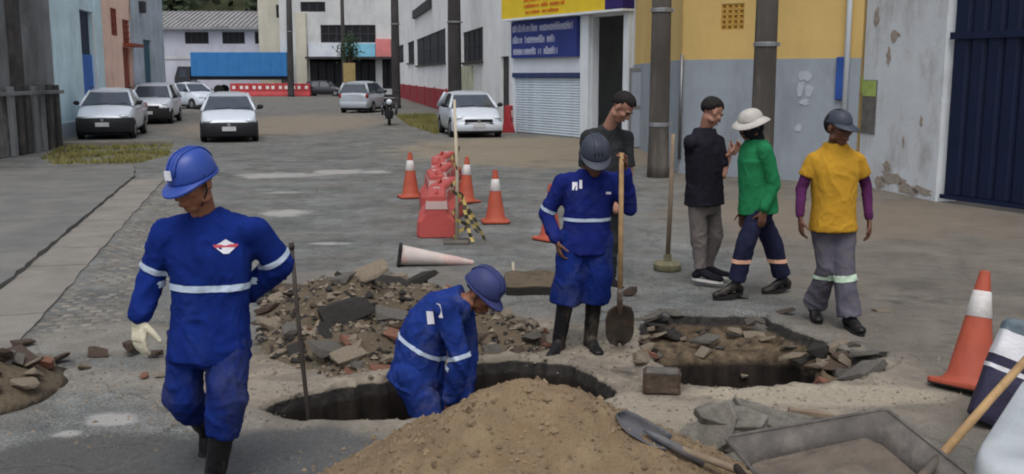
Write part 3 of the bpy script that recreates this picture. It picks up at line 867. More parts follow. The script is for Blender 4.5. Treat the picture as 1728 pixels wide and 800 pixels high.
# side wall of the same building
sw = MB(); sw.box((0, 0, 0), (1, 1, 1))
def world_wall(root, name, W, h0, h1, t, mat, s0=0.0, s1=None, off=0.0):
    s1 = W.L if s1 is None else s1
    loc = Matrix.Rotation(-root.rotation_euler[2], 4, 'Z') @ Matrix.Translation(-root.location) @ Matrix.Translation((W.p0.x, W.p0.y, 0)) @ Matrix.Rotation(W.rz, 4, 'Z')
    m_ = MB(); m_.bb((s0, -off - t, h0), (s1, -off, h1)); m_.v = [tuple(loc @ Vector(v)) for v in m_.v]
    return obj(name, m_, mat, root)
world_wall(yb, 'side_wall', WQ, 0, 7.6, -.3, 'yellow_wall', s1=WQ.L - .02)
world_wall(yb, 'side_dado', WQ, 0, yz, .03, 'grey_wall', s1=WQ.L - .05, off=.003)
cd = MB(); s_ = .03; cd.cyl((s_, -.07, .3), (s_, -.07, yz + .1), .035); obj('conduit', cd, 'steel', yb, smooth=True)
cb = WT.rect(1413, 96, 1429, 168); mb = MB(); mb.bb((cb[0], -.10, max(.9, cb[2])), (cb[1], -.033, cb[3])); M('pipe_blue', S(40, 72, 138), rough=.6, var=.15, scale=3); obj('blue_post', mb, 'pipe_blue', yb, bevel=.01)
dp = MB(); s_ = WT.at(1437, 60)[0]; dp.cyl((s_ - .03, -.09, .1), (s_ - .03, -.09, 7.4), .05); obj('downpipe', dp, 'white_paint', yb, smooth=True)
M('flaked_paint', S(160, 168, 174), rough=.9, var=.1, scale=8)
for (u, v, w_, h_) in ((1360, 128, .16, .13), (1352, 150, .10, .2), (1366, 152, .12, .16), (1358, 172, .13, .08), (1349, 216, .10, .1)):
    s_, z_ = WT.at(u, v); m_ = MB(); k_ = 11; r_ = random.Random(u)
    ring = [(s_ + w_ * math.cos(6.283 * i / k_) * r_.uniform(.5, 1), z_ + h_ * math.sin(6.283 * i / k_) * r_.uniform(.5, 1)) for i in range(k_)]
    m_.add([(a, -.034, c) for a, c in ring] + [(a, -.040, c) for a, c in ring], [tuple(range(k_, 2 * k_))] + [(i, (i + 1) % k_, k_ + (i + 1) % k_, k_ + i) for i in range(k_)])
    obj('flaked_patch', m_, 'flaked_paint', yb)
gd = thing('metal_door_leaf', 'grey metal door leaf standing open by the shop entrance', 'door', (G(1060, 250).x, G(1060, 250).y, 0), R(-10))
Lw = (G(1089, 252) - G(1060, 250)).length
mb = MB(); mb.bb((0, 0, .03), (Lw, .05, 2.2)); obj('panel', mb, 'grey_wall', gd, bevel=.01)
mb = MB(); mb.bb((.0, -.02, .03), (.06, -.003, 2.2)); mb.bb((Lw - .06, -.02, .03), (Lw, -.003, 2.2)); mb.bb((.06, -.02, 2.12), (Lw - .06, -.003, 2.2)); mb.bb((.06, -.02, 1.1), (Lw - .06, -.003, 1.18)); obj('frame', mb, 'steel', gd)

# --- white peeling wall and the navy gate
M('white_peeling', S(190, 195, 199), rough=.9, var=.07, scale=1.2, bump=.3, bscale=14, wear=(S(132, 126, 122), .55, 1.5, (1, 1, .55)))
WU = Wall((6.40, 18.58), (6.79, 16.05)); WV = Wall((6.83, 16.0), (8.7, 11.9))
po = WU.rect(1456, 135, 1479, 226)
pw = thing('white_wall', 'white peeling wall beside the navy gate', 'wall', (WU.p0.x, WU.p0.y, 0), WU.rz)
mb = MB(); mb.bb((0, 0, 0), (WU.L, .35, 6.0)); obj('plaster', mb, 'white_peeling', pw)
M('bare_plaster', S(146, 136, 126), rough=.95, var=.25, scale=9, bump=.6, bscale=25)
for (u, v, w_, h_) in ((1505, 300, .5, .16), (1530, 318, .45, .14), (1485, 308, .3, .16), (1555, 322, .4, .1), (1497, 280, .2, .1), (1525, 240, .05, .12), (1555, 205, .06, .12), (1480, 30, .12, .2), (1510, 60, .2, .15), (1500, 95, .1, .2)):
    s_, z_ = WU.at(u, v); m_ = MB(); k_ = 13; r_ = random.Random(u * 3)
    ring = [(min(WU.L - .01, max(.01, s_ + w_ * math.cos(6.283 * i / k_) * r_.uniform(.4, 1))), max(.01, z_ + h_ * math.sin(6.283 * i / k_) * r_.uniform(.4, 1))) for i in range(k_)]
    m_.add([(a, -.002, c) for a, c in ring] + [(a, -.008, c) for a, c in ring], [tuple(range(k_, 2 * k_))] + [(i, (i + 1) % k_, k_ + (i + 1) % k_, k_ + i) for i in range(k_)])
    obj('flaked_patch', m_, 'bare_plaster', pw)
M('poster', S(98, 96, 92), rough=.8, var=.3, scale=7); M('poster_green', S(150, 168, 92), rough=.8, var=.25, scale=6)
mb = MB(); mb.bb((po[0], -.02, po[2]), (po[1], -.004, po[3])); ps = obj('poster', mb, 'poster', pw)
mb = MB(); mb.bb((po[0] + .01, -.024, po[2] + (po[3] - po[2]) * .7), (po[1] - .01, -.0205, po[3] - .01)); obj('poster_heading', mb, 'poster_green', ps)
mb = MB(); mb.bb((po[0] - .07, -.018, po[2] + (po[3] - po[2]) * .75), (po[0] - .005, -.004, po[3] + .05)); obj('flyer', mb, 'poster_green', pw)

M('gate_navy', S(10, 23, 50), rough=.55, var=.2, scale=2, bump=.1, wear=(S(10, 18, 44), .6, 2, (1, 1, .15)))
gt = thing('sliding_gate', 'tall navy ribbed metal gate at the right edge', 'gate', (WV.p0.x, WV.p0.y, 0), WV.rz)
mb = MB(); mb.bb((0, .10, .10), (WV.L, .14, 5.2)); obj('backing', mb, 'gate_navy', gt)
pm = MB(); pw_ = .30; pm.add([(0, .098, 0), (.06, .03, 0), (.24, .03, 0), (.295, .098, 0), (0, .098, 5.0), (.06, .03, 5.0), (.24, .03, 5.0), (.295, .098, 5.0)], [(0, 1, 5, 4), (1, 2, 6, 5), (2, 3, 7, 6), (4, 5, 6, 7), (3, 2, 1, 0)])
pme = pm.mesh('panel')
for k in range(int(WV.L / pw_)): link('panel', pme, 'gate_navy', gt, (k * pw_ + .05, 0, .14))
for (z0_, z1_) in ((.06, .13), (2.55, 2.66)):
    mb = MB(); mb.bb((0, .0, z0_), (WV.L, .028, z1_)); obj('rail', mb, 'gate_navy', gt)
# ================================================================== POLES
M('pole_concrete', S(74, 70, 66), rough=.95, var=.3, scale=2, bump=.5, bscale=22, stretch=(1, 1, .3), wear=(S(112, 106, 98), .6, 2.5, (1, 1, .2)))
M('pole_dark', S(56, 54, 54), rough=.95, var=.3, scale=2, bump=.4, stretch=(1, 1, .3))
M('galvanised', S(120, 122, 124), rough=.6, var=.2, metal=.4)
def utility_pole(label, x, y, r, h=9.0, mat='pole_concrete', lean=0.0, bands=(2.6,), square=False, cross=True):
    t = thing('utility_pole', label, 'utility pole', (x, y, 0), 0, None)
    t.rotation_euler = (0, lean, R(8))
    mb = MB()
    n = 4 if square else 16
    mb.lathe([(r * 1.12, -.05), (r * 1.06, .25), (r, .8), (r * .93, h * .4), (r * .72, h)], n)
    obj('shaft', mb, mat, t, smooth=not square)
    for z_ in bands:
        b = MB(); b.lathe([(r * 1.03, z_), (r * 1.05, z_ + .01), (r * 1.05, z_ + .07), (r * 1.02, z_ + .08)], n); b.box((r * 1.1, 0, z_ + .04), (.06, .1, .06)); obj('band', b, 'galvanised', t)
    if cross:
        b = MB(); b.box((0, -r, h - .7), (1.8, .1, .12)); ca = obj('crossarm', b, mat, t)
        for k in (-.8, -.3, .3, .8):
            i_ = MB(); i_.lathe([(.03, 0), (.06, .04), (.035, .08), (.06, .12), (.03, .17)], 10, (k, -r, h - .64)); obj('insulator', i_, 'white_paint', ca)
    return t
b1 = G(1110, 299); utility_pole('thick dark concrete pole between the shop door and yellow wall', b1.x, b1.y, .20, bands=(1.0, 3.2))
b2 = P(1283, 309, 18.2); utility_pole('grey concrete pole behind the man in green', b2.x, 18.2, .205, bands=(2.5,))
utility_pole('dark pole before the black windows of the white building', P(768, 200, 44).x, 44, .30, 11, 'pole_dark', bands=(4.2,))
utility_pole('slim dark pole at the far end of the white building', P(669, 180, 62).x, 62, .26, 12, 'pole_dark', bands=(5,))
utility_pole('thin far pole in front of the shop block', P(581, 150, 98).x, 98, .20, 14, 'pole_dark', bands=())
utility_pole('far dark pole beside the blue trailer', P(491, 150, 96).x, 96, .30, 14, 'pole_dark', lean=.01, bands=(6,))

# ================================================================== CARS
M('car_white', S(188, 196, 206), rough=.3, var=.04, scale=3, bump=0, coat=.6, spec=.5, wear=(S(170, 170, 168), .25, 2, (1, 1, 1)))
M('car_silver', S(150, 158, 166), rough=.3, var=.06, scale=3, bump=0, coat=.6, spec=.5)
M('car_dark', S(34, 36, 44), rough=.3, var=.1, scale=3, bump=0, coat=.6, spec=.5)
M('car_black_plastic', S(30, 31, 34), rough=.65, var=.15, scale=8, bump=.1)
M('car_glass', S(58, 66, 76), rough=.06, var=.15, scale=2, bump=0, spec=.6)
M('tyre', S(26, 26, 27), rough=.9, var=.2, bump=.3)
M('rim', S(120, 122, 126), rough=.4, var=.1, metal=.6)
M('headlight', S(186, 194, 202), rough=.12, var=.2, scale=20, bump=0, spec=.7)
M('plate', S(176, 178, 180), rough=.5, var=.1)
M('tail_red', S(120, 20, 22), rough=.2, var=.15, bump=0)
def car(name, label, loc, rz, kind='hatch', paint='car_white', bumper='car_black_plastic', group=None):
    t = thing(name, label, 'car', loc, rz, group)
    W2 = .83
    if kind == 'hatch':   # y: front is negative
        st = [(-1.93, .26, .58, .56), (-1.88, .22, .66, .70), (-1.70, .20, .74, .79), (-1.30, .19, .86, W2), (-.85, .19, .96, W2), (-.6, .19, .99, W2), (.6, .19, 1.0, W2), (1.5, .20, 1.0, W2), (1.82, .24, .98, .78), (1.93, .30, .9, .70)]
        gb = [(-.98, .96), (1.80, .98)]; rt = [(-.30, 1.42), (.25, 1.46), (1.15, 1.43), (1.5, 1.38)]; wb = (-1.22, 1.25)
    elif kind == 'pickup':
        st = [(-2.05, .30, .66, .58), (-2.0, .27, .74, .71), (-1.82, .25, .82, .80), (-1.40, .24, .95, .85), (-.95, .24, 1.05, .85), (-.6, .24, 1.08, .85), (.4, .24, 1.10, .85), (2.1, .26, 1.10, .85), (2.25, .30, 1.05, .82)]
        gb = [(-1.08, 1.05), (.72, 1.09)]; rt = [(-.38, 1.52), (.0, 1.57), (.40, 1.56), (.55, 1.50)]; wb = (-1.32, 1.35)
    else:                 # tall compact SUV / minivan
        st = [(-2.0, .34, .70, .60), (-1.95, .30, .82, .74), (-1.75, .27, .92, .82), (-1.35, .26, 1.02, .87), (-.9, .26, 1.08, .87), (.6, .26, 1.08, .87), (1.7, .27, 1.08, .87), (1.95, .30, 1.05, .82), (2.05, .36, .95, .76)]
        gb = [(-1.0, 1.06), (1.95, 1.06)]; rt = [(-.35, 1.60), (.2, 1.66), (1.3, 1.65), (1.75, 1.58)]; wb = (-1.28, 1.28)
    rings = []
    for y_, zl, zt, hw in st:
        pts = [(0, zl), (hw * .55, zl), (hw * .9, zl + .02), (hw, zl + .12), (hw * 1.005, (zl + zt) / 2), (hw * .985, zt - .14), (hw * .93, zt - .04), (hw * .80, zt), (hw * .4, zt + .018), (0, zt + .024)]
        full = [(x_, z_) for x_, z_ in pts] + [(-x_, z_) for x_, z_ in reversed(pts[1:-1])]
        rings.append([Vector((x_, y_, z_)) for x_, z_ in full])
    mb = MB(); mb.loft(rings); body = obj('body', mb, paint, t, smooth=True, sharp=42)
    # cabin: glass with painted roof and pillars
    zb = gb[0][1] - .03
    hb, ht = st[4][3] * .95, st[4][3] * .70
    y0b, y1b = gb[0][0], gb[1][0]; y0t, y1t = rt[0][0], rt[-1][0]; zt = rt[1][1] - .07
    q = [Vector((-hb, y0b, zb)), Vector((hb, y0b, zb)), Vector((hb, y1b, zb)), Vector((-hb, y1b, zb))]
    e = [Vector((-ht, y0t, zt)), Vector((ht, y0t, zt)), Vector((ht, y1t, zt)), Vector((-ht, y1t, zt))]
    g_ = MB()
    def bulge(a, c, k):   # slightly curved glass front
        return a
    g_.loft([q, e]); gl = obj('glasshouse', g_, 'car_glass', t)
    rm = MB(); rr_ = []
    for (y_, z_) in rt:
        w_ = ht * 1.0
        rr_.append([Vector((x_, y_ - (.05 if (y_, z_) == rt[0] else -.05 if (y_, z_) == rt[-1] else 0), z_ + dz)) for x_, dz in ((-w_ * 1.03, -.07), (-w_ * .93, -.01), (-w_ * .45, .03), (w_ * .45, .03), (w_ * .93, -.01), (w_ * 1.03, -.07), (w_ * .5, -.07), (-w_ * .5, -.07))])
    rm.loft(rr_); obj('roof', rm, paint, t, smooth=True, sharp=50)
    for sx in (-1, 1):
        for (b_, t_, w_) in (((sx * hb, y0b, zb), (sx * ht, y0t, zt), .05), ((sx * hb, y1b, zb), (sx * ht, y1t, zt), .08)):
            p_ = MB(); p_.path([Vector(b_), Vector(t_)], [w_, w_ * .8], 6); obj('pillar', p_, paint, t, smooth=True)
        if kind != 'pickup':
            ym = (y0b + y1b) / 2 - .05; p_ = MB(); p_.path([Vector((sx * (hb + .005), ym, zb)), Vector((sx * (ht + .005), ym, zt))], [.05, .045], 6); obj('pillar', p_, 'car_black_plastic', t)
        m_ = MB(); m_.ell((sx * (W2 + .12), y0b + .28, zb + .10), (.10, 0, 0), (0, .06, 0), (0, 0, .075), 10, 6); m_.box((sx * (W2 + .0), y0b + .30, zb + .04), (.14, .04, .04)); obj('mirror', m_, 'car_black_plastic', t, smooth=True)
        # lamps
        f0 = st[2]; hl = MB(); hl.ell((sx * f0[3] * .74, f0[0] - .09, f0[2] - .10), (.17, 0, 0), (0, .13, 0), (0, 0, .085), 12, 8); obj('headlight', hl, 'headlight', t, smooth=True)
        fl = MB(); fl.ell((sx * .5, st[0][0] - .02, .36), (.07, 0, 0), (0, .04, 0), (0, 0, .05), 10, 6); obj('fog_lamp', fl, 'headlight', t, smooth=True)
        tl = MB(); tl.ell((sx * st[-2][3] * .9, st[-2][0] + .04, st[-2][2] - .16), (.10, 0, 0), (0, .09, 0), (0, 0, .13), 10, 6); obj('tail_light', tl, 'tail_red', t, smooth=True)
        for y_ in wb:
            rw = .30; w = MB(); w.lathe([(rw * .62, -.09), (rw * .9, -.095), (rw, -.06), (rw, .06), (rw * .9, .095), (rw * .62, .09)], 22, (sx * (st[4][3] - .07), y_, rw), (sx, 0, 0)); wh_ = obj('wheel', w, 'tyre', t, smooth=True, sharp=50)
            rm_ = MB(); rm_.lathe([(rw * .60, .086), (rw * .58, .070), (rw * .18, .075), (rw * .14, .098)], 18, (sx * (st[4][3] - .065), y_, rw), (sx, 0, 0)); obj('rim', rm_, 'rim', wh_, smooth=True, sharp=40)
            ar = MB(); ar.lathe([(rw + .055, -.1), (rw + .05, .008), (.02, .009)], 24, (sx * (st[4][3] - .004), y_, rw + .015), (sx, 0, 0)); obj('wheel_arch', ar, 'car_black_plastic', t, smooth=True)
    fy = st[0][0]
    bm_ = MB()
    rings = []
    for x_, dy in ((-.84, .42), (-.80, .10), (-.62, -.02), (-.3, -.06), (0, -.07), (.3, -.06), (.62, -.02), (.80, .10), (.84, .42)):
        zl, zu = ((.16, .60) if kind == 'hatch' else (.20, .68)) if bumper == 'car_black_plastic' else ((.20, .50) if kind == 'hatch' else (.24, .58))
        rings.append([Vector((x_, fy + dy + c, z_)) for c, z_ in ((.0, zl + .04), (-.03, zl + .12), (-.03, zu - .06), (.01, zu), (.16, zu), (.16, zl))])
    bm_.loft(rings); obj('front_bumper', bm_, bumper, t, smooth=True, sharp=45)
    rb = MB(); ry = st[-1][0]
    rb.loft([[Vector((x_, ry + dy + c, z_)) for c, z_ in ((0, .28), (.04, .36), (.04, .52), (0, .60), (-.2, .60), (-.2, .28))] for x_, dy in ((-.8, -.25), (-.72, 0), (0, .05), (.72, 0), (.8, -.25))]); obj('rear_bumper', rb, bumper, t, smooth=True, sharp=45)
    gr = MB(); zu = st[1][2]
    for k in range(3): gr.box((0, fy - .03 + .02 * k, zu - .20 + .055 * k), (.95 - .06 * k, .10, .035))
    gr.box((0, fy + .02, zu - .14), (.90, .10, .16)); obj('grille', gr, 'car_black_plastic', t)
    em = MB(); em.lathe([(.055, 0), (.05, .02)], 14, (0, fy - .085, zu - .12), (0, -1, .1)); obj('emblem', em, 'rim', t)
    pl = MB(); pl.box((0, fy - .118, .42 if kind == 'hatch' else .48), (.40, .015, .13)); obj('licence_plate', pl, 'plate', t)
    wp = MB()
    for sx in (-.45, .12): wp.path([Vector((sx, y0b - .0, zb + .04)), Vector((sx + .5, y0b + .06, zb + .09))], .012, 5)
    obj('wiper', wp, 'car_black_plastic', t)
    if kind == 'pickup':
        bd = MB(); bd.bb((-.72, .85, 1.02), (.72, 2.15, 1.135)); obj('bed_cover', bd, 'car_black_plastic', t)
        rk = MB()
        for sx in (-1, 1): rk.path([Vector((sx * .6, -.2, 1.6)), Vector((sx * .6, .45, 1.6))], .02, 6)
        obj('roof_rail', rk, 'car_black_plastic', t)
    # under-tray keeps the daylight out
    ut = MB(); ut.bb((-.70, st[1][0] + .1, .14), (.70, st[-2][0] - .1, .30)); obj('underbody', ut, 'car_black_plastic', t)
    return t
def gcar(u, v, dy=0):
    p = G(u, v); return (p.x, p.y + dy, 0)
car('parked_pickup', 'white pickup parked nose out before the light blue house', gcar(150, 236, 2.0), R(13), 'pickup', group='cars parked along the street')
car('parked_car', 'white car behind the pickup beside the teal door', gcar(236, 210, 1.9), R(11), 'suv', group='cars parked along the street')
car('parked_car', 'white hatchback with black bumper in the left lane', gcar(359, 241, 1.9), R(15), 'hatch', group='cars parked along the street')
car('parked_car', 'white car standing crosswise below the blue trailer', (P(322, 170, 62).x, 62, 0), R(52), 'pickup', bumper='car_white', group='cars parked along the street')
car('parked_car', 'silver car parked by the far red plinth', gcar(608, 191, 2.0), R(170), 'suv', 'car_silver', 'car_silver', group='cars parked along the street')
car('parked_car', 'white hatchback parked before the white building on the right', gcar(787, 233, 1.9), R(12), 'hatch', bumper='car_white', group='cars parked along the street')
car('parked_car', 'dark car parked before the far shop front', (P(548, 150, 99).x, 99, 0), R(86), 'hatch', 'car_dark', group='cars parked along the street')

# ---------------- blue trailer at the far end
M('tarp_blue', S(44, 104, 158), rough=.6, var=.1, scale=1, bump=.1, wear=(S(30, 92, 158), .5, .8, (1, 1, .4)))
xl_, xr_ = P(322, 120, 104).x, P(484, 120, 104).x; zb_, zt_ = P(400, 129, 104).z, P(400, 88, 104).z
tr = thing('truck_trailer', 'long blue box truck body at the end of the street', 'truck', ((xl_ + xr_) / 2, 104, 0))
L2 = (xr_ - xl_) / 2
mb = MB(); mb.bb((-L2, 0, zb_), (L2, 2.5, zt_)); bx_ = obj('box', mb, 'tarp_blue', tr, bevel=.05)
for k in range(9):
    s_ = -L2 + 2 * L2 * (k + .5) / 9; mb = MB(); mb.bb((s_ - .03, -.02, zb_ + .05), (s_ + .03, -.003, zt_ - .05)); obj('rib', mb, 'tarp_blue', bx_)
mb = MB(); mb.bb((-L2, .2, zb_ - .35), (L2, 2.3, zb_ - .004)); obj('chassis', mb, 'car_black_plastic', tr)
for s_ in (-L2 * .9, -L2 * .45, L2 * .55, L2 * .78):
    for y_ in (.1, 2.1):
        w = MB(); w.lathe([(.3, -.15), (.5, -.14), (.52, 0), (.5, .14), (.3, .15)], 18, (s_, y_ + .15, .52), (0, -1, 0)); wh_ = obj('wheel', w, 'tyre', tr, smooth=True, sharp=45)
        w = MB(); w.lathe([(.28, .14), (.1, .12)], 14, (s_, y_ + .15, .52), (0, -1, 0)); obj('rim', w, 'rim', wh_)
cbm = MB(); cbm.loft([[Vector((x_, y_, z_)) for x_, z_ in ((-L2 - 1.75, .6), (-L2 - .1, .6), (-L2 - .1, 2.9), (-L2 - 1.35, 2.9), (-L2 - 1.75, 1.7))] for y_ in (.05, 2.4)]); obj('cab', cbm, 'car_dark', tr, bevel=.05)
mb = MB(); mb.add([(-L2 - 1.2, .04, 1.8), (-L2 - .5, .04, 1.8), (-L2 - .5, .04, 2.6), (-L2 - 1.1, .04, 2.6), (-L2 - 1.2, .02, 1.8), (-L2 - .5, .02, 1.8), (-L2 - .5, .02, 2.6), (-L2 - 1.1, .02, 2.6)], [(4, 5, 6, 7), (0, 1, 5, 4), (1, 2, 6, 5), (2, 3, 7, 6), (3, 0, 4, 7)]); obj('cab_window', mb, 'car_glass', tr)
w = MB(); w.lathe([(.3, -.15), (.5, -.14), (.52, 0), (.5, .14), (.3, .15)], 18, (-L2 - .9, .2, .52), (0, -1, 0)); obj('wheel', w, 'tyre', tr, smooth=True)

# ---------------- red plastic barriers at the far end
M('barrier_red', S(150, 50, 54), rough=.55, var=.15, scale=2)
M('barrier_white', S(206, 200, 198), rough=.6, var=.08, scale=3)
def barrier_proto():
    t = thing('road_barrier', '', 'barrier', (0, 0, 0))
    pts = [(-.26, 0), (.26, 0), (.24, .12), (.13, .34), (.09, .9), (-.09, .9), (-.13, .34), (-.24, .12)]
    mb = MB(); mb.loft([[Vector((x_, a, b)) for a, b in pts] for x_ in (-.72, -.68, .68, .72)]); obj('shell', mb, 'barrier_red', t, bevel=.02)
    for k in (-.36, .36):
        mb = MB(); mb.box((k, 0, .62), (.28, .26, .22)); obj('recess_panel', mb, 'barrier_white', t)
    return t
pb = barrier_proto(); index_kids(pb)
spots = [(402, 150, 8), (424, 153, -5), (446, 156, 6), (468, 158, 0), (490, 160, 10), (512, 162, -8), (410, 144, 40), (440, 146, 15), (475, 149, 20)]
for k, (u, v, a) in enumerate(spots):
    o = pb if k == 0 else copy_tree(pb)
    Yb = 98.0 + (3.2 if k > 5 else 0); p = P(u, 160, Yb); o.location = (p.x, Yb, 0); o.rotation_euler = (0, 0, R(a * .5)); o.scale = (1.0, 1.3, 1.35)
    tag(o, ('leftmost', 'second from left', 'third from left', 'fourth from left', 'fifth from left', 'rightmost')[k] + ' red barrier in the near row below the blue truck' if k < 6 else ('left', 'middle', 'right')[k - 6] + ' red barrier in the row right behind, touching the truck', 'barrier', 'red barriers at the far end')
o = copy_tree(pb); p = G(862, 222); o.location = (p.x + .05, p.y - .2, 0); o.rotation_euler = (0, 0, R(70)); o.scale = (.75, 1, 1.05)
tag(o, 'red plastic barrier beside the white roller shutter', 'barrier'); del o['group']

# ---------------- motorcycle by the far verge
p = G(657, 211)
mc = thing('motorcycle', 'black motorcycle parked on the street by the weedy verge', 'motorcycle', (p.x, p.y, 0), R(8))
for (y_, r_) in ((-.62, .30), (.62, .30)):
    w = MB(); w.lathe([(r_ * .68, -.05), (r_ * .95, -.05), (r_, 0), (r_ * .95, .05), (r_ * .68, .05)], 20, (0, y_, r_), (1, 0, 0)); wh_ = obj('wheel', w, 'tyre', mc, smooth=True)
    w = MB()
    for k in range(8): a = k * math.pi / 4; w.cyl((0, y_, r_), (0, y_ + math.cos(a) * r_ * .7, r_ + math.sin(a) * r_ * .7), .012, n=6)
    obj('spokes', w, 'rim', wh_)
mb = MB(); mb.ell((0, -.08, .86), (.17, 0, 0), (0, .30, .04), (0, 0, .15)); obj('tank', mb, 'car_dark', mc, smooth=True)
mb = MB(); mb.ell((0, .38, .86), (.15, 0, 0), (0, .38, .03), (0, 0, .075)); obj('seat', mb, 'tyre', mc, smooth=True)
mb = MB(); mb.ell((0, 0, .46), (.2, 0, 0), (0, .22, 0), (0, 0, .2)); mb.box((0, .05, .32), (.3, .4, .12)); obj('engine', mb, 'car_black_plastic', mc, smooth=True)
mb = MB()
for sx in (-.1, .1): mb.cyl((sx, -.64, .3), (sx, -.38, 1.05), .03)
mb.path([Vector((-.1, .62, .3)), Vector((-.1, .05, .35)), Vector((-.05, -.3, .9))], .025); mb.path([Vector((.1, .62, .3)), Vector((.1, .05, .35)), Vector((.05, -.3, .9))], .025); obj('frame', mb, 'car_black_plastic', mc)
mb = MB(); mb.path([Vector((-.36, -.22, 1.10)), Vector((-.2, -.36, 1.10)), Vector((.2, -.36, 1.10)), Vector((.36, -.22, 1.10))], .016); obj('handlebar', mb, 'steel', mc)
mb = MB(); mb.ell((0, -.52, .94), (.12, 0, 0), (0, .09, 0), (0, 0, .12)); obj('headlight', mb, 'headlight', mc, smooth=True)
for sx in (-1, 1):
    mb = MB(); mb.cyl((sx * .26, -.34, 1.10), (sx * .34, -.30, 1.28), .008, n=6); mb.ell((sx * .36, -.30, 1.32), (.07, 0, 0), (0, .02, 0), (0, 0, .045), 10, 6); obj('mirror', mb, 'car_black_plastic', mc)
mb = MB(); mb.box((0, .80, 1.06), (.38, .36, .32)); obj('top_box', mb, 'car_black_plastic', mc, bevel=.05)
mb = MB(); mb.path([Vector((-.26, -.45, .42)), Vector((-.3, -.42, .7)), Vector((-.24, -.3, .9))], .05, 6); mb.path([Vector((.26, -.45, .42)), Vector((.3, -.42, .7)), Vector((.24, -.3, .9))], .05, 6); obj('leg_shield', mb, 'car_dark', mc, smooth=True)
mb = MB(); mb.ell((0, -.66, .60), (.07, 0, 0), (0, .2, 0), (0, 0, .04)); obj('mudguard', mb, 'car_dark', mc, smooth=True)

# ---------------- small street tree and tan board at the far shop
M('leaf_dark', S(46, 62, 44), rough=.9, var=.4, scale=2, bump=0); M('bark', S(92, 80, 66), rough=.95, var=.3, scale=6); M('board_tan', S(136, 118, 78), rough=.8, var=.2, scale=2)
X0 = P(590, 150, 94).x
tt = thing('street_tree', 'small dark tree before the far shop signs', 'tree', (X0, 94, 0))
mb = MB(); mb.path([Vector((0, 0, 0)), Vector((.05, 0, 1.4)), Vector((-.05, .05, 2.8)), Vector((.02, 0, 4.0))], [.14, .11, .09, .05], 8)
for k in range(5): a = k * 1.3; mb.path([Vector((0, 0, 2.9 + .15 * k)), Vector((math.cos(a) * .8, math.sin(a) * .8, 3.9 + .2 * k))], [.05, .02], 6)
obj('trunk', mb, 'bark', tt, smooth=True)
lf = MB(); r_ = random.Random(5)
for k in range(900):
    c_ = r_.choice([(-.5, 0, 4.0), (.45, .2, 4.2), (0, -.3, 4.7), (0, .3, 3.9), (.1, 0, 5.1)]); p = Vector((c_[0] + r_.gauss(0, .38), c_[1] + r_.gauss(0, .38), c_[2] + r_.gauss(0, .35)))
    e1 = Vector((r_.gauss(0, 1), r_.gauss(0, 1), r_.gauss(0, 1))).normalized(); e2 = e1.orthogonal().normalized(); w_ = r_.uniform(.07, .14)
    lf.add([p - e1 * w_, p + e2 * w_ * .6, p + e1 * w_, p - e2 * w_ * .6], [(0, 1, 2, 3)])
obj('crown', lf, 'leaf_dark', tt)
nbd = thing('notice_board', 'tan board standing under the small far tree', 'board', (P(590, 150, 93).x, 93, 0))
mb = MB(); mb.bb((-.55, 0, 1.3), (.55, .08, 3.1)); obj('panel', mb, 'board_tan', nbd, bevel=.02)
for sx in (-.4, .4):
    mb = MB(); mb.bb((sx - .05, .01, 0), (sx + .05, .07, 1.298)); obj('leg', mb, 'bark', nbd)

# ================================================================== CONES, BARREL, STAKE
M('cone_orange', S(154, 74, 55), rough=.6, var=.12, scale=6, bump=.1, wear=(S(126, 62, 50), .5, 8, (1, 1, 1)))
M('cone_white', S(190, 188, 186), rough=.6, var=.1, scale=8, wear=(S(150, 140, 134), .5, 10, (1, 1, 1)))
M('cone_pale', S(176, 166, 160), rough=.6, var=.1, scale=8, wear=(S(206, 120, 110), .5, 5, (1, 1, 1)))
M('drum_red', S(160, 72, 68), rough=.6, var=.1, scale=5, wear=(S(150, 60, 58), .5, 6, (1, 1, 1)))
M('drum_white', S(172, 148, 144), rough=.6, var=.1, scale=5)
M('rubber', S(34, 32, 32), rough=.9, var=.2)
H_ = .72
def cone_r(h): return .145 - .115 * (h / H_)
def cone_proto(second_white=True):
    t = thing('traffic_cone', '', 'traffic cone')
    mb = MB()
    q = .19; c = .04
    poly = [(-q + c, -q), (q - c, -q), (q, -q + c), (q, q - c), (q - c, q), (-q + c, q), (-q, q - c), (-q, -q + c)]
    mb.prism(poly, .008, .038); obj('base', mb, 'cone_orange', t, bevel=.008)
    mb = MB(); mb.prism([(a * .98, b * .98) for a, b in poly], 0, .007); obj('base_pad', mb, 'rubber', t)
    mb = MB(); mb.lathe([(.165, .038), (.15, .055), (cone_r(.08), .08), (cone_r(.3), .3), (cone_r(.5), .5), (cone_r(H_), H_), (cone_r(H_) * .75, H_ + .005), (cone_r(H_) * .7, H_ - .03)], 28)
    obj('shell', mb, 'cone_orange', t, smooth=True, sharp=40)
    b0, b1 = .44, .60
    mb = MB(); mb.lathe([(cone_r(b0) + .001, b0), (cone_r(b0) + .003, b0 + .002), (cone_r(b1) + .003, b1 - .002), (cone_r(b1) + .001, b1)], 28); obj('reflective_collar', mb, 'cone_white', t, smooth=True)
    return t
pc = cone_proto(); index_kids(pc)
def cone(label, loc, rot=(0, 0, 0), sc=1.0, first=[True]):
    o = pc if first[0] else copy_tree(pc); first[0] = False
    o.location = loc; o.rotation_euler = rot; o.scale = (sc, sc, sc)
    return tag(o, label, 'traffic cone', 'traffic cones round the works')
p = G(1634, 655); cone('large dirty orange cone leaning right beside the cement sack', (p.x, p.y, .0), (R(-2), R(12), R(38)), 1.06)
p = G(836, 376); cone('upright orange cone right of the striped barrel', (p.x, p.y, .005), (0, 0, R(6)))
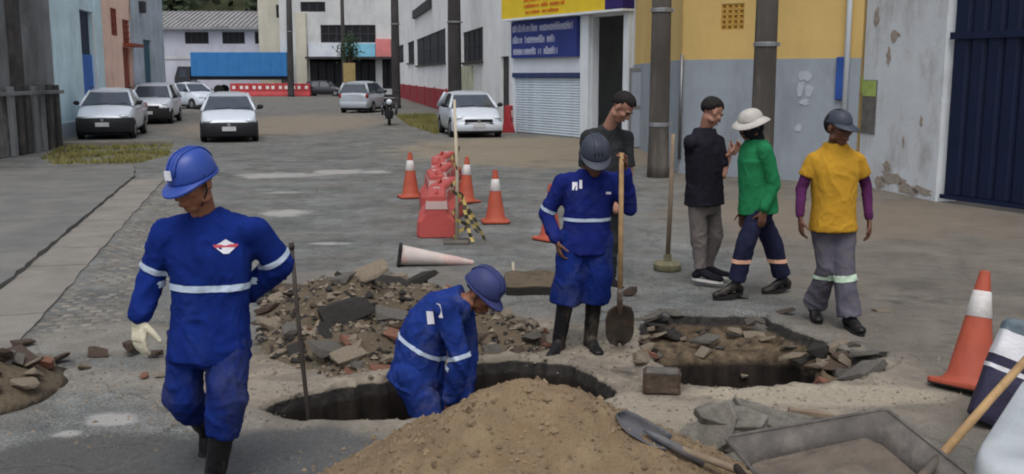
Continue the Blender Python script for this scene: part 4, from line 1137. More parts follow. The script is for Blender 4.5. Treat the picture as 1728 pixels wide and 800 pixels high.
p = G(693, 334); cone('orange cone left of the striped barrel', (p.x, p.y, .005), (0, 0, R(20)), 1.03)
p = G(786, 342); cone('orange cone half hidden behind the taped stake', (p.x, p.y, .005), (0, R(3), R(50)))
p = G(929, 405); cone('orange cone mostly hidden behind the worker with the shovel', (p.x, p.y, .005), (0, 0, R(40)), .95)
# fallen pale cone
t = thing('fallen_cone', 'faded white and red cone lying on its side across the road', 'traffic cone')
p = G(672, 449)
t.location = (p.x, p.y, .125); t.rotation_euler = (0, R(90) + .13, R(6)); t.scale = (.9, .9, 1.08)
mb = MB(); mb.prism([(-.13, -.10), (-.10, -.13), (.10, -.13), (.13, -.10), (.13, .10), (.10, .13), (-.10, .13), (-.13, .10)], 0, .035); obj('base', mb, 'rubber', t, bevel=.01)
mb = MB(); mb.lathe([(.12, .036), (.115, .06), (.105, .14), (.068, .44), (.03, .74), (.02, .75)], 26); obj('shell', mb, 'cone_pale', t, smooth=True, sharp=40)
mb = MB(); mb.lathe([(.063, .49), (.065, .492), (.046, .638), (.0445, .64)], 26); obj('reflective_collar', mb, 'drum_white', t, smooth=True)

# striped barrel
words_ = ('nearest', 'second nearest', 'third nearest', 'fourth nearest', 'second farthest', 'farthest')
proto = None
for k in range(6):
    Yk = 12.35 + 1.25 * k; xk = P(737 + 1.2 * k, 380, Yk).x
    if proto is None:
        t = thing('plastic_barrier', '', 'barrier')
        sec = lambda y_, q: [Vector((a * q, y_, b)) for a, b in ((-.24, 0), (.24, 0), (.25, .05), (.24, .20), (.15, .30), (.12, .50), (.09, .53), (-.09, .53), (-.12, .50), (-.15, .30), (-.24, .20), (-.25, .05))]
        mb = MB(); mb.loft([sec(0, .86), sec(.05, 1.0), sec(.48, 1.0), sec(.52, .94), sec(.60, .94), sec(.64, 1.0), sec(1.05, 1.0), sec(1.10, .86)]); obj('shell', mb, 'drum_red', t, bevel=.012)
        mb = MB(); mb.loft([[Vector((a, y_, b)) for a, b in ((-.137, .36), (.137, .36), (.128, .46), (-.128, .46))] for y_ in (-.006, .0, 1.10, 1.106)]); obj('reflective_band', mb, 'drum_white', t)
        mb = MB(); mb.path([Vector((0, .12, .52)), Vector((0, .14, .575)), Vector((0, .30, .575)), Vector((0, .32, .52))], .018, 8); obj('handle', mb, 'drum_red', t, smooth=True)
        mb = MB(); mb.lathe([(.045, 0), (.045, .02), (.02, .022)], 14, (0, .78, .528)); obj('filler_cap', mb, 'drum_white', t)
        proto = t; index_kids(t); o = t
    else: o = copy_tree(proto)
    o.location = (xk, Yk, .004); o.rotation_euler = (0, 0, R((4, -5, 7, -3, 5, -6)[k]))
    tag(o, words_[k] + ' of the low faded red barriers lined up behind the fallen cone', 'barrier', 'low red barriers in a line down the street')
# stake with hanging barricade tape
M('stake_wood', S(170, 160, 140), rough=.9, var=.2, scale=8, stretch=(1, 1, .2)); M('tape_yellow', S(166, 146, 86), rough=.6, var=.1, bump=0); M('tape_black', S(58, 55, 48), rough=.6, var=.1, bump=0)
p = G(771, 410); t = thing('marker_stake', 'thin pale stake wound with black and yellow tape', 'stake', (p.x, p.y, 0))
top = P(768, 168, p.y).z
mb = MB(); mb.path([Vector((0, 0, -.02)), Vector((.01, 0, top * .5)), Vector((-.015, 0, top))], [.022, .02, .016], 8); obj('post', mb, 'stake_wood', t, smooth=True)
mb = MB(); mb.box((0, 0, .02), (.3, .3, .04)); obj('foot', mb, 'pole_concrete', t, bevel=.01)
r_ = random.Random(2); npt = 60; rows = []
for i in range(npt + 1):
    f = i / npt; a = f * 22; rad = .03 + .06 * f + .03 * math.sin(f * 17)
    rows.append((Vector((rad * math.cos(a) + .03 * f, rad * math.sin(a), 1.15 - 1.10 * f)), a))
tapes = {'tape_yellow': MB(), 'tape_black': MB()}
for i in range(npt):
    (p0, a0), (p1, a1) = rows[i], rows[i + 1]
    n0 = Vector((math.cos(a0) * .3, math.sin(a0) * .3, 1)) * .022; n1 = Vector((math.cos(a1) * .3, math.sin(a1) * .3, 1)) * .022
    o_ = Vector((math.cos(a0), math.sin(a0), 0)) * .002
    tapes['tape_yellow' if (i // 2) % 2 else 'tape_black'].add([p0 - n0, p1 - n1, p1 + n1, p0 + n0, p0 - n0 + o_, p1 - n1 + o_, p1 + n1 + o_, p0 + n0 + o_], [(0, 1, 2, 3), (7, 6, 5, 4), (0, 4, 5, 1), (3, 2, 6, 7)])
for sd_ in range(3):     # loose tails
    pts = [Vector((.04 + .05 * sd_, -.03, .62 - .1 * sd_))]
    for k in range(9): pts.append(pts[-1] + Vector((.012 + r_.uniform(-.02, .03), r_.uniform(-.02, .02), -.055)))
    for k in range(9):
        w_ = Vector((.02, .008 * math.sin(k), 0)); pz = lambda q: Vector((q.x, q.y, max(.02, q.z)))
        tapes['tape_yellow' if (k + sd_) % 2 else 'tape_black'].add([pz(pts[k] - w_), pz(pts[k] + w_), pz(pts[k + 1] + w_), pz(pts[k + 1] - w_)], [(0, 1, 2, 3)])
for k, m_ in tapes.items(): tag(obj('tape', m_, k, t), kind='stuff')
# ================================================================== PEOPLE
def organic(mb, voxel, smooth=5, fold=0.0, fs=(11, 11, 6), seed=0):
    me = mb.mesh('tmp')
    o = bpy.data.objects.new('tmp', me); COL.objects.link(o)
    m = o.modifiers.new('r', 'REMESH'); m.mode = 'VOXEL'; m.voxel_size = voxel; m.use_smooth_shade = True
    if smooth:
        s_ = o.modifiers.new('s', 'SMOOTH'); s_.factor = .5; s_.iterations = smooth
    dg = bpy.context.evaluated_depsgraph_get()
    out = bpy.data.meshes.new_from_object(o.evaluated_get(dg))
    bpy.data.objects.remove(o); bpy.data.meshes.remove(me)
    out.materials.clear()
    n = len(out.vertices)
    if fold and n:
        co = np.empty(n * 3); out.vertices.foreach_get('co', co); co = co.reshape(-1, 3)
        no = np.empty(n * 3); out.vertices.foreach_get('normal', no); no = no.reshape(-1, 3)
        w = np.stack([fbm(co * 4, seed + 50, 2), fbm(co * 4, seed + 60, 2), fbm(co * 4, seed + 70, 2)], 1) * .12
        q = (co + w) * np.array(fs)
        n1 = vnoise(q, seed); n2 = vnoise(q * 2.1 + 9, seed + 5)
        rid = np.clip(1 - np.abs(n1) * 2.2, 0, 1) ** 1.5 + .55 * np.clip(1 - np.abs(n2) * 2.4, 0, 1) ** 1.5
        d = fold * (1.35 * rid - .65 + .5 * fbm(co * 5, seed + 9, 2))
        out.vertices.foreach_set('co', (co + no * d[:, None]).ravel())
    out.polygons.foreach_set('use_smooth', [True] * len(out.polygons))
    out.update()
    return out
def band_mesh(me, pt, nrm, hw, centre=None, rad=1e9, push=.005):
    bm = bmesh.new(); bm.from_mesh(me)
    nrm = Vector(nrm).normalized(); pt = Vector(pt)
    for s_ in (1, -1):
        geom = bm.verts[:] + bm.edges[:] + bm.faces[:]
        bmesh.ops.bisect_plane(bm, geom=geom, plane_co=pt + nrm * hw * s_, plane_no=nrm * s_, clear_outer=True)
    if centre is not None:
        c = Vector(centre); bmesh.ops.delete(bm, geom=[f for f in bm.faces if (f.calc_center_median() - c).length > rad], context='FACES')
    bm.normal_update()
    for v in bm.verts: v.co += v.normal * push
    out = bpy.data.meshes.new('band'); bm.to_mesh(out); bm.free()
    out.polygons.foreach_set('use_smooth', [True] * len(out.polygons))
    return out

M('skin_brown', S(124, 82, 60), rough=.6, var=.12, scale=10, bump=.08, spec=.35)
M('skin_dark', S(92, 62, 48), rough=.6, var=.15, scale=10, bump=.08, spec=.35)
M('skin_light', S(140, 102, 86), rough=.6, var=.12, scale=10, bump=.08, spec=.35)
M('hair_black', S(26, 22, 21), rough=.75, var=.3, scale=30, bump=.6, bscale=90)
M('eye_dark', S(20, 16, 14), rough=.2, var=.1, bump=0)
M('lip', S(112, 62, 54), rough=.5, var=.1)
M('helmet_blue', S(36, 62, 136), rough=.4, var=.08, scale=6, bump=.03, spec=.5, wear=(S(60, 84, 150), .35, 6, (1, 1, 1)))
M('helmet_grey', S(52, 57, 68), rough=.5, var=.1, scale=6, bump=.05, wear=(S(56, 60, 72), .5, 6, (1, 1, 1)))
M('helmet_navy', S(48, 54, 96), rough=.55, var=.12, scale=6, bump=.05)
M('boot_rubber', S(17, 17, 20), rough=.5, var=.2, scale=8, bump=.15, bscale=20, wear=(S(96, 84, 70), .45, 7, (1, 1, .6)))
M('sole_white', S(186, 184, 180), rough=.7, var=.1)
M('reflective', S(168, 182, 200), rough=.45, var=.08, scale=30, bump=.1)
M('glove_pale', S(188, 182, 160), rough=.9, var=.2, scale=20, bump=.3)
M('print_white', S(206, 206, 214), rough=.8, var=.08); M('print_red', S(176, 70, 84), rough=.8, var=.1)
cloth('royal', S(19, 38, 102), .22, wear=(S(40, 58, 108), .35, 5, (1, 1, 1)))
cloth('royal_muddy', S(19, 36, 94), .25, wear=(S(66, 68, 88), .5, 3.5, (1, 1, .7)))
cloth('royal_dusty', S(28, 48, 110), .25, wear=(S(78, 82, 112), .55, 5, (1, 1, 1)))
cloth('indigo', S(24, 34, 94), .2, wear=(S(52, 58, 98), .45, 5, (1, 1, 1)))
cloth('black', S(30, 29, 36), .25)
cloth('charcoal', S(44, 46, 48), .25)
cloth('grey', S(98, 92, 90), .2)
cloth('greyblue', S(84, 82, 92), .2, wear=(S(106, 96, 86), .5, 6, (1, 1, 1)))
cloth('navy', S(32, 34, 54), .22)
cloth('green', S(34, 106, 68), .16)
cloth('yellow', S(164, 125, 42), .12, wear=(S(176, 128, 40), .4, 5, (1, 1, 1)))
cloth('purple', S(74, 36, 72), .2)
cloth('hat', S(164, 160, 154), .14)
cloth('orange_band', S(206, 160, 136), .12)
cloth('lime_band', S(176, 196, 176), .1)

def hand(mb, W, d, n, lat, curl=.35, s=1.0, fat=1.0):
    """palm, four unequal bent fingers and a thumb; d fingers, n the way the palm faces, lat towards the thumb"""
    d = Vector(d).normalized(); n = Vector(n); n = (n - d * n.dot(d)).normalized(); lat = Vector(lat); lat = (lat - d * lat.dot(d) - n * lat.dot(n)).normalized()
    W = Vector(W)
    for k in (-.026, -.009, .009, .026):
        mb.cap(W + lat * k * .7 * s, W + d * .085 * s + lat * k * s, .016 * s * fat, .0135 * s * fat, 10, 3)
    for k, L in ((.030, .070), (.011, .080), (-.009, .075), (-.028, .058)):
        p = W + d * .088 * s + lat * k * s; dd = d.copy()
        for i, f in enumerate((.45, .32, .23)):
            a = curl * (1, 1.5, 1.2)[i]
            ax = dd.cross(n)
            dd = (Quaternion(ax.normalized(), a) @ dd) if ax.length > 1e-3 else dd
            q = p + dd * L * f * s
            mb.cap(p, q, (.0098 - .0012 * i) * s * fat, (.0090 - .0012 * i) * s * fat, 10, 3); p = q
    p = W + d * .022 * s + lat * .026 * s; dd = (d * .62 + lat * .72 + n * .35).normalized()
    for i, L in enumerate((.042, .032, .026)):
        q = p + dd * L * s; mb.cap(p, q, (.0135 - .002 * i) * s * fat, (.0118 - .002 * i) * s * fat, 10, 3); p = q; dd = (dd + d * .35 + n * .2 * (1 + curl)).normalized()

class Head:
    def __init__(s, c, f, tilt=0.0):
        s.c = Vector(c); s.f = Vector(f).normalized(); s.k = 1.12
        up = Vector((0, 0, 1)); s.u = (up - s.f * up.dot(s.f)).normalized(); s.r = s.f.cross(s.u)
        if tilt:
            q = Quaternion(s.f, tilt); s.u = q @ s.u; s.r = q @ s.r
    def p(s, x, y, z): return s.c + (s.r * x + s.f * y + s.u * z) * s.k
    def v(s, x, y, z): return s.r * x + s.f * y + s.u * z
    def e(s, mb, c, r, n=14, m=8): mb.ell(s.p(*c), s.r * r[0] * s.k, s.f * r[1] * s.k, s.u * r[2] * s.k, n, m)
    def flesh(s, mb):
        s.e(mb, (0, -.012, .035), (.074, .094, .082), 18, 12)
        s.e(mb, (0, .028, -.030), (.060, .062, .080), 16, 10)
        s.e(mb, (0, .050, -.092), (.034, .032, .026))
        s.e(mb, (0, .072, .020), (.058, .020, .014))
        for k in (-1, 1):
            s.e(mb, (k * .042, .062, -.022), (.022, .022, .020))
            s.e(mb, (k * .077, -.008, -.008), (.010, .020, .032))
            s.e(mb, (k * .056, .005, -.070), (.014, .03, .02))
        mb.cap(s.p(0, .083, .012), s.p(0, .104, -.030), .010, .015, 10, 3)
        s.e(mb, (0, .098, -.034), (.020, .013, .010))
        s.e(mb, (0, .084, -.062), (.026, .014, .008)); s.e(mb, (0, .080, -.074), (.022, .014, .008))
    def details(s, root, brow='hair_black', loc=(0, 0, 0)):
        for k in (-1, 1):
            mb = MB(); s.e(mb, (k * .032, .078, .002), (.012, .009, .008), 10, 6); obj('eye', mb, 'eye_dark', root, smooth=True, loc=loc)
            mb = MB(); mb.cap(s.p(k * .016, .094, .020), s.p(k * .052, .080, .022), .005, .004, 8, 3); obj('eyebrow', mb, brow, root, smooth=True, loc=loc)
        mb = MB(); s.e(mb, (0, .093, -.068), (.022, .006, .006), 10, 6); obj('lips', mb, 'lip', root, smooth=True, loc=loc)
    def hair(s, root, loc, thick=1.07, line=.03, mat='hair_black', seed=1):
        mb = MB(); n, m = 28, 18; vs = []; fs = []
        for i in range(m + 1):
            t = math.pi * i / m
            for k in range(n):
                a = 2 * math.pi * k / n
                x_, y_, z_ = math.sin(t) * math.cos(a), math.sin(t) * math.sin(a), math.cos(t)
                lim = line + .05 * max(0, y_) - .10 * max(0, -y_)
                z0 = z_ * .088; keep = z0 > lim + .012 * math.sin(5 * a)
                kk = thick if keep else .90
                q = np.array([[x_ * 4, y_ * 4, z_ * 4]]); kk += .03 * float(fbm(q, seed, 2)[0]) * (1 if keep else 0)
                vs.append(s.p(x_ * .078 * kk, -.012 + y_ * .098 * kk, .035 + z_ * .088 * kk))
        for i in range(m):
            for k in range(n):
                fs.append((i * n + k, i * n + (k + 1) % n, (i + 1) * n + (k + 1) % n, (i + 1) * n + k))
        mb.add(vs, fs); return obj('hair', mb, mat, root, smooth=True, loc=loc)
    def dome(s, a, b, h, z0, yc, prof=12, n=28):
        mb = MB(); rings = []
        for i in range(prof):
            t = (math.pi / 2) * i / (prof - .6); cr = math.cos(t) ** .72
            rings.append([s.p(a * cr * math.cos(q), yc + b * cr * math.sin(q), z0 + h * math.sin(t)) for q in [2 * math.pi * k / n for k in range(n)]])
        mb.loft(rings); return mb
    def helmet(s, root, mat, loc, k=1.0, emblem=True):
        mb = s.dome(.112 * k, .138 * k, .145 * k, .018, -.008)
        h = obj('hard_hat', mb, mat, root, smooth=True, loc=loc)
        br = MB(); n = 36; top, bot = [], []
        for i in range(n):
            q = 2 * math.pi * i / n; fwd = max(0, math.sin(q)) ** 2.2
            ex = .004 + .050 * fwd
            a_, b_ = (.112 + ex * .9) * k, (.138 + ex) * k
            top.append(s.p(a_ * math.cos(q), -.008 + b_ * math.sin(q), .019 - .022 * fwd)); bot.append(s.p(a_ * math.cos(q), -.008 + b_ * math.sin(q), .011 - .022 * fwd))
        inn = [s.p(.104 * k * math.cos(2 * math.pi * i / n), -.008 + .130 * k * math.sin(2 * math.pi * i / n), .026) for i in range(n)]
        inb = [s.p(.104 * k * math.cos(2 * math.pi * i / n), -.008 + .130 * k * math.sin(2 * math.pi * i / n), .007) for i in range(n)]
        br.loft([inn, top, bot, inb]); obj('brim', br, mat, h, smooth=True, sharp=50)
        rb = MB()
        for x_ in (-.028, 0, .028):
            pts = []
            for i in range(11):
                t = math.pi * (.13 + .74 * i / 10); ct = math.cos(t); pts.append(s.p(x_ * k, -.008 + .138 * k * math.copysign(abs(ct) ** .72, ct), .019 + .145 * k * math.sin(t)))
            rb.path(pts, .006 * k, 6)
        obj('ridge', rb, mat, h, smooth=True)
        if emblem:
            em = MB(); R_ = Matrix((s.r, s.f, s.u)).transposed()
            em.box(s.p(0, .134 * k, .075), (.036, .008, .042), R_ @ Matrix.Rotation(.22, 3, 'X')); obj('emblem', em, 'print_white', h)
        st = MB()
        for x_ in (-1, 1): st.path([s.p(x_ * .088, .01, .04), s.p(x_ * .080, .012, -.03), s.p(x_ * .045, .035, -.095)], .004, 6)
        obj('chin_strap', st, 'rubber', h)
        return h
    def cap_hat(s, root, mat, loc, vis=.085, side=0.0):
        mb = s.dome(.084, .105, .098, .026, -.010); h = obj('cap', mb, mat, root, smooth=True, loc=loc)
        v = MB(); n = 14; a, b, a2, b2 = [], [], [], []
        for i in range(n + 1):
            q = math.pi * (.12 + .76 * i / n); e_ = vis * math.sin(q) ** .7
            a.append(s.p(.088 * math.cos(q), -.010 + .100 * math.sin(q), .034)); b.append(s.p(.092 * math.cos(q), -.010 + .100 * math.sin(q) + e_, .024 - .02 * math.sin(q)))
        v.add(a + b + [x - s.u * .007 for x in a] + [x - s.u * .007 for x in b], [(i, i + 1, n + 2 + i, n + 1 + i) for i in range(n)] + [(2 * n + 2 + i, 3 * n + 3 + i, 3 * n + 4 + i, 2 * n + 3 + i) for i in range(n)] + [(n + 1 + i, n + 2 + i, 3 * n + 4 + i, 3 * n + 3 + i) for i in range(n)])
        obj('visor', v, mat, h, smooth=True); return h
    def bucket(s, root, mat, loc):
        mb = s.dome(.090, .110, .092, .030, -.010); h = obj('hat', mb, mat, root, smooth=True, loc=loc)
        br = MB(); n = 40
        ring = lambda k, z_: [s.p((.094 + k) * math.cos(2 * math.pi * i / n), -.01 + (.114 + k) * math.sin(2 * math.pi * i / n), z_ + .010 * math.sin(4 * math.pi * i / n + .6)) for i in range(n)]
        br.loft([ring(-.008, .040), ring(.022, .026), ring(.048, .006), ring(.049, .000), ring(.022, .018), ring(-.008, .028)]); obj('brim', br, mat, h, smooth=True)
        return h

def mid(a, b, t=.5): return a + (b - a) * t
def person(label, J, fit, seed):
    """J: joints in metres; fit: clothes. L / R are the picture's left and right"""
    ank = (J['anL'] + J['anR']) / 2
    base = Vector((ank.x, ank.y, fit.get('ground', 0.0)))
    root = thing('person', label, 'person', base)
    loc = tuple(-base)
    k = fit.get('k', 1.0)
    sh_ax = (J['shR'] - J['shL']); hw = sh_ax.length / 2; sh_ax.normalize()
    hip_ax = (J['hipR'] - J['hipL']).normalized() if (J['hipR'] - J['hipL']).length > .02 else sh_ax
    shm = (J['shL'] + J['shR']) / 2; pel = (J['hipL'] + J['hipR']) / 2
    H = Head(J['head'], J['hf'], fit.get('tilt', 0))
    nk = J['neck']
    skin = fit['skin']
    up = (shm - pel).normalized()
    ts = (0, .18, .42, .68, 1.0)
    mids = [shm + (pel - shm) * t for t in ts]
    if 'bulge' in fit:
        mids = [m_ + Vector(fit['bulge']) * math.sin(math.pi * t) for m_, t in zip(mids, ts)]
    axs = [sh_ax.lerp(hip_ax, t).normalized() for t in ts]
    def torso(mb, g, hem=0.0, wide=1.0, neck_r=.072):
        cs = [nk - up * .004, mid(nk, shm, .45) + up * .004] + mids + ([pel - up * hem] if hem else [])
        A = [neck_r * .92, hw * .50] + [hw * .84, hw * .92, hw * .88, hw * .83, hw * .90] + ([hw * .93] if hem else [])
        B = [neck_r, .088] + [.104, .122, .122, .122, .134] + ([.138] if hem else [])
        A = [a * k * wide + g for a in A]; B = [b * k * wide * fit.get('deep', 1) + g for b in B]
        mb.torso(cs, A, B, [axs[0], axs[0]] + axs + ([hip_ax] if hem else []), 26, 2.3)
    def arm(mb, s_, r, upto='wr', t=1.0):
        a, b, c = J['sh' + s_], J['el' + s_], J['wr' + s_]
        nb_ = nk - up * .052 + (a - shm).normalized() * .035; mb.cap(nb_, a + (shm - a) * .10 - up * .004, min(.062, r[0]), r[0] * 1.0)
        if upto == 'el': mb.cap(a, a + (b - a) * t * .5, r[0], r[0] + (r[1] - r[0]) * t * .5); mb.cyl(a + (b - a) * t * .4, a + (b - a) * t, r[0] + (r[1] - r[0]) * t * .4, r[0] + (r[1] - r[0]) * t, 18); return
        mb.cap(a, b, r[0], r[1]); mb.cap(b, b + (c - b) * t, r[1], r[2])
    # ---- body, one continuous skin
    mb = MB(); torso(mb, -.022); H.flesh(mb)
    mb.cap(nk - up * .04, H.p(0, -.012, -.055), .062 * k, .054 * k, 14)
    for s_ in 'LR':
        arm(mb, s_, (.044, .040, .027))
        if not fit.get('glove' + s_): hand(mb, *fit['hand' + s_])
        mb.cap(J['hip' + s_], J['kn' + s_], .07, .052); mb.cap(J['kn' + s_], J['an' + s_], .05, .036)
        fd = Vector(fit['foot' + s_]).normalized(); dn_ = Vector((0, 0, -1)) if abs(fd.z) < .5 else (J['an' + s_] - J['kn' + s_]).normalized(); mb.cap(J['an' + s_], J['an' + s_] + fd * .10 + dn_ * .04, .03, .022)
    mb.torso([pel + up * .08, pel, pel - up * .06], [.13, .14, .10], [.09, .095, .08], hip_ax)
    body = link('body', organic(mb, fit.get('voxel', .0068), 3), skin, root, loc)
    H.details(body)
    # ---- shirt
    sl = fit.get('sleeve', (.074, .062, .050)); short = fit.get('short')
    mb = MB(); torso(mb, .008, fit.get('hem', .07), fit.get('wide', 1.0), fit.get('collar', .078))
    for s_ in 'LR': arm(mb, s_, sl, 'el' if short else 'wr', short or .97)
    sm = organic(mb, .0105, 7, fit.get('fold', .007), (9, 9, 7), seed)
    shirt = link(fit.get('top', 'shirt'), sm, fit['shirt'], root, loc)
    if fit.get('under'):
        for s_ in 'LR':
            mb = MB(); mb.cap(mid(J['sh' + s_], J['el' + s_], .35), J['el' + s_], .050, .046); mb.cap(J['el' + s_], mid(J['el' + s_], J['wr' + s_], .96), .046, .034)
            link('undersleeve', organic(mb, .008, 4, .003, (12, 12, 12), seed + 3), fit['under'], root, loc)
    # ---- trousers
    lr = fit.get('leg', (.100, .082, .068)); mb = MB()
    mb.torso([pel + up * .10, pel + up * .04, pel - Vector((0, 0, .04)), pel - Vector((0, 0, .12))], [hw * .76, hw * .82, hw * .84, hw * .62], [.112, .122, .128, .10], hip_ax)
    for s_ in 'LR':
        a, b, c = J['hip' + s_], J['kn' + s_], J['an' + s_]; tt = fit.get('cuff', .93)
        mb.cap(a, b, lr[0], lr[1]); e_ = b + (c - b) * tt
        m_ = b + (c - b) * tt * .75
        if tt < .5: mb.cyl(b, e_, lr[1], lr[3], 18); continue
        mb.cap(b, m_, lr[1], lr[2]); mb.cyl(m_ - (c - b).normalized() * .02, e_, lr[2], lr[3] if len(lr) > 3 else lr[2], 18)
    tm = organic(mb, .0115, 6, fit.get('fold', .007) * 1.25, (9, 9, 5), seed + 20)
    trou = link('trousers', tm, fit['trousers'], root, loc)
    # ---- footwear
    for s_ in 'LR':
        mb = MB(); a = J['an' + s_]; fd = Vector(fit['foot' + s_]).normalized(); dn = Vector((0, 0, -1)) if abs(fd.z) < .5 else (J['an' + s_] - J['kn' + s_]).normalized()
        sd_ = fd.cross(dn).normalized()
        heel = a - fd * .045 + dn * .040; ball = a + fd * .135 + dn * .048; toe = a + fd * .185 + dn * .052
        mb.cap(a, heel, .046, .042); mb.cap(a + fd * .01, ball, .046, .038); mb.ell(toe, sd_ * .044, fd * .048, dn * .032); mb.ell(ball, sd_ * .047, fd * .07, dn * .036)
        top_ = fit.get('shaft', .0)
        if top_: mb.cap(a, a + (J['kn' + s_] - a).normalized() * top_, .052, .062)
        else: mb.cap(a, a + (J['kn' + s_] - a).normalized() * .06, .044, .044)
        bt = link(fit.get('shoe', 'boot'), organic(mb, .0085, 4, .002, (12, 12, 12), seed + 31), fit.get('boot', 'boot_rubber'), root, loc)
        so_ = MB(); rg = []
        for q in range(20):
            an = 2 * math.pi * q / 20; ca, sa = math.cos(an), math.sin(an)
            rg.append(a + fd * (.072 + .155 * ca) + sd_ * (.050 - .010 * (ca < 0)) * sa + dn * .070)
        so_.loft([[p_ for p_ in rg], [p_ + dn * .022 for p_ in rg]]); obj('sole', so_, fit.get('sole', 'rubber'), bt)
    # ---- gloves
    for s_ in 'LR':
        if fit.get('glove' + s_):
            mb = MB(); W, d_, n_, l_, c_ = fit['hand' + s_]; hand(mb, W, d_, n_, l_, c_, 1.12, 1.3); mb.cap(Vector(W) - Vector(d_).normalized() * .04, Vector(W) + Vector(d_).normalized() * .02, .036, .03)
            link('glove', organic(mb, .005, 3), 'glove_pale', root, loc)
    # ---- reflective bands
    for (g_, pt, nr, hw_, ce, ra, mt) in fit.get('bands', []):
        src = {'shirt': (sm, shirt), 'trousers': (tm, trou)}[g_]
        link('reflective_band', band_mesh(src[0], pt, nr, hw_, ce, ra), mt, src[1])
    return root, H, loc, body, shirt, trou, sm

def patch_on(me, shirt, name, mat, o, d, pts, up=(0, 0, 1), lift=.004):
    """a sewn or printed patch laid on a garment: pts in the plane facing -d, projected along d onto the mesh"""
    from mathutils.bvhtree import BVHTree
    bm = bmesh.new(); bm.from_mesh(me); bvh = BVHTree.FromBMesh(bm); bm.free()
    d = Vector(d).normalized(); u_ = Vector(up); u_ = (u_ - d * u_.dot(d)).normalized(); r_ = d.cross(u_)
    vs = []
    for (a, b) in pts:
        s_ = Vector(o) + r_ * a + u_ * b - d * .4
        h, n_, i_, di = bvh.ray_cast(s_, d, 1.0)
        vs.append((h if h is not None else Vector(o) + r_ * a + u_ * b) - d * lift)
    mb = MB(); n = len(vs); c = sum(vs, Vector()) / n
    mb.add(vs + [c - d * .001], [(i, (i + 1) % n, n) for i in range(n)]); mb.add([v + d * .003 for v in vs] + [c], [])
    return obj(name, mb, mat, shirt, smooth=True)
ZN = Vector((0, 0, 1))

# ---------------- worker walking towards the camera in blue
Y = 4.72
A = lambda u, v, dy=0.0, Y=Y: P(u, v, Y + dy)
J = dict(head=A(326, 306, -.07), hf=(-.48, -.80, -.34), neck=A(346, 358, .02), shL=A(281, 394, .02), shR=A(431, 390, .03), elL=A(258, 462, .05), wrL=A(238, 530, -.02),
         elR=A(472, 446, .10), wrR=A(418, 494, .20), hipL=A(318, 572, .03), hipR=A(388, 572, .01), knL=A(308, 668, .02), knR=A(384, 672, -.06), anL=A(350, 724, .42), anR=A(362, 806, -.02))
fit = dict(skin='skin_brown', shirt='cloth_royal', trousers='cloth_royal_muddy', hem=.10, sleeve=(.080, .073, .062), leg=(.102, .100, .092, .080), cuff=.44, wide=1.0, fold=.007,
           handL=(A(236, 538, -.02), (-.03, -.15, -1), (.5, .8, 0), (.8, -.5, -.1), .22), handR=(A(412, 498, .21), (-.9, .1, -.35), (0, -1, 0), (-.2, 0, 1), .2), gloveL=True,
           footL=(0, -.55, -.83), footR=(-.05, -1, -.02), shaft=.26, tilt=.0, collar=.078)
fit['bands'] = [('shirt', A(350, 480), ZN, .016, A(350, 480), .235, 'reflective'), ('shirt', mid(J['shL'], J['elL'], .80), (J['elL'] - J['shL']), .015, mid(J['shL'], J['elL'], .80), .10, 'reflective'),
                ('shirt', mid(J['shR'], J['elR'], .80), (J['elR'] - J['shR']), .014, mid(J['shR'], J['elR'], .80), .10, 'reflective')]
rt_, H, loc, body, shirt, trou, sm = person('worker in blue overalls and blue hard hat walking towards the camera', J, fit, 1)
H.helmet(rt_, 'helmet_blue', loc, .82)
H.hair(body, (0, 0, 0), 1.04, .02)
c_ = A(381, 416, -.2); dr = (c_ - Vector((0, 0, CAM_H))).normalized()
patch_on(sm, shirt, 'chest_emblem', 'print_white', c_, dr, [(-.055, .004), (-.025, .018), (0, .034), (.025, .018), (.055, .004), (.03, -.018), (.012, -.034), (-.012, -.034), (-.03, -.018)])
patch_on(sm, shirt, 'emblem_bar', 'print_red', c_, dr, [(-.058, .010), (.058, .010), (.05, -.004), (-.05, -.004)], lift=.008)

# ---------------- worker bent over in the trench
Y = 6.20
A = lambda u, v, dy=0.0, Y=Y: P(u, v, Y + dy)
J = dict(head=A(813, 492, .06), hf=(.72, -.28, -.62), neck=A(786, 506, .05), shL=A(752, 520, -.12), shR=A(778, 514, .24), elL=A(776, 604, -.16), wrL=A(762, 672, -.10),
         elR=A(792, 600, .26), wrR=A(782, 676, .20), hipL=A(694, 632, -.06), hipR=A(714, 632, .10), knL=A(740, 742, -.10), knR=A(752, 742, .12), anL=A(700, 826, -.12), anR=A(722, 824, .12))
gb_ = min(J['anL'].z, J['anR'].z) - .09
fit = dict(skin='skin_brown', shirt='cloth_royal_dusty', trousers='cloth_royal_dusty', hem=.10, sleeve=(.078, .070, .058), leg=(.118, .092, .075), cuff=.8, wide=1.04, fold=.008, deep=1.15, bulge=(-.05, 0, .07), ground=gb_,
           handL=(A(760, 680, -.10), (-.05, 0, -1), (.2, .9, 0), (.9, 0, .1), .4), handR=(A(781, 684, .20), (-.05, 0, -1), (.2, -.9, 0), (.9, 0, .1), .4), footL=(1, 0, 0), footR=(1, 0, 0), shaft=.26, tilt=0)
tb = mid(J['shL'], J['hipL'], .56)
fit['bands'] = [('shirt', A(722, 590), (A(765, 505) - A(690, 640)), .013, A(722, 590), .25, 'reflective'), ('shirt', mid(J['shL'], J['elL'], .97), (J['elL'] - J['shL']), .014, mid(J['shL'], J['elL'], .97), .11, 'reflective')]
rt_, H, loc, body, shirt, trou, sm = person('worker in dusty blue overalls bent over inside the trench', J, fit, 2)
H.helmet(rt_, 'helmet_navy', loc, .87, emblem=False)
H.hair(body, (0, 0, 0), 1.04, .0)
c_ = A(726, 536, -.3); dr = (c_ - Vector((0, 0, CAM_H))).normalized()
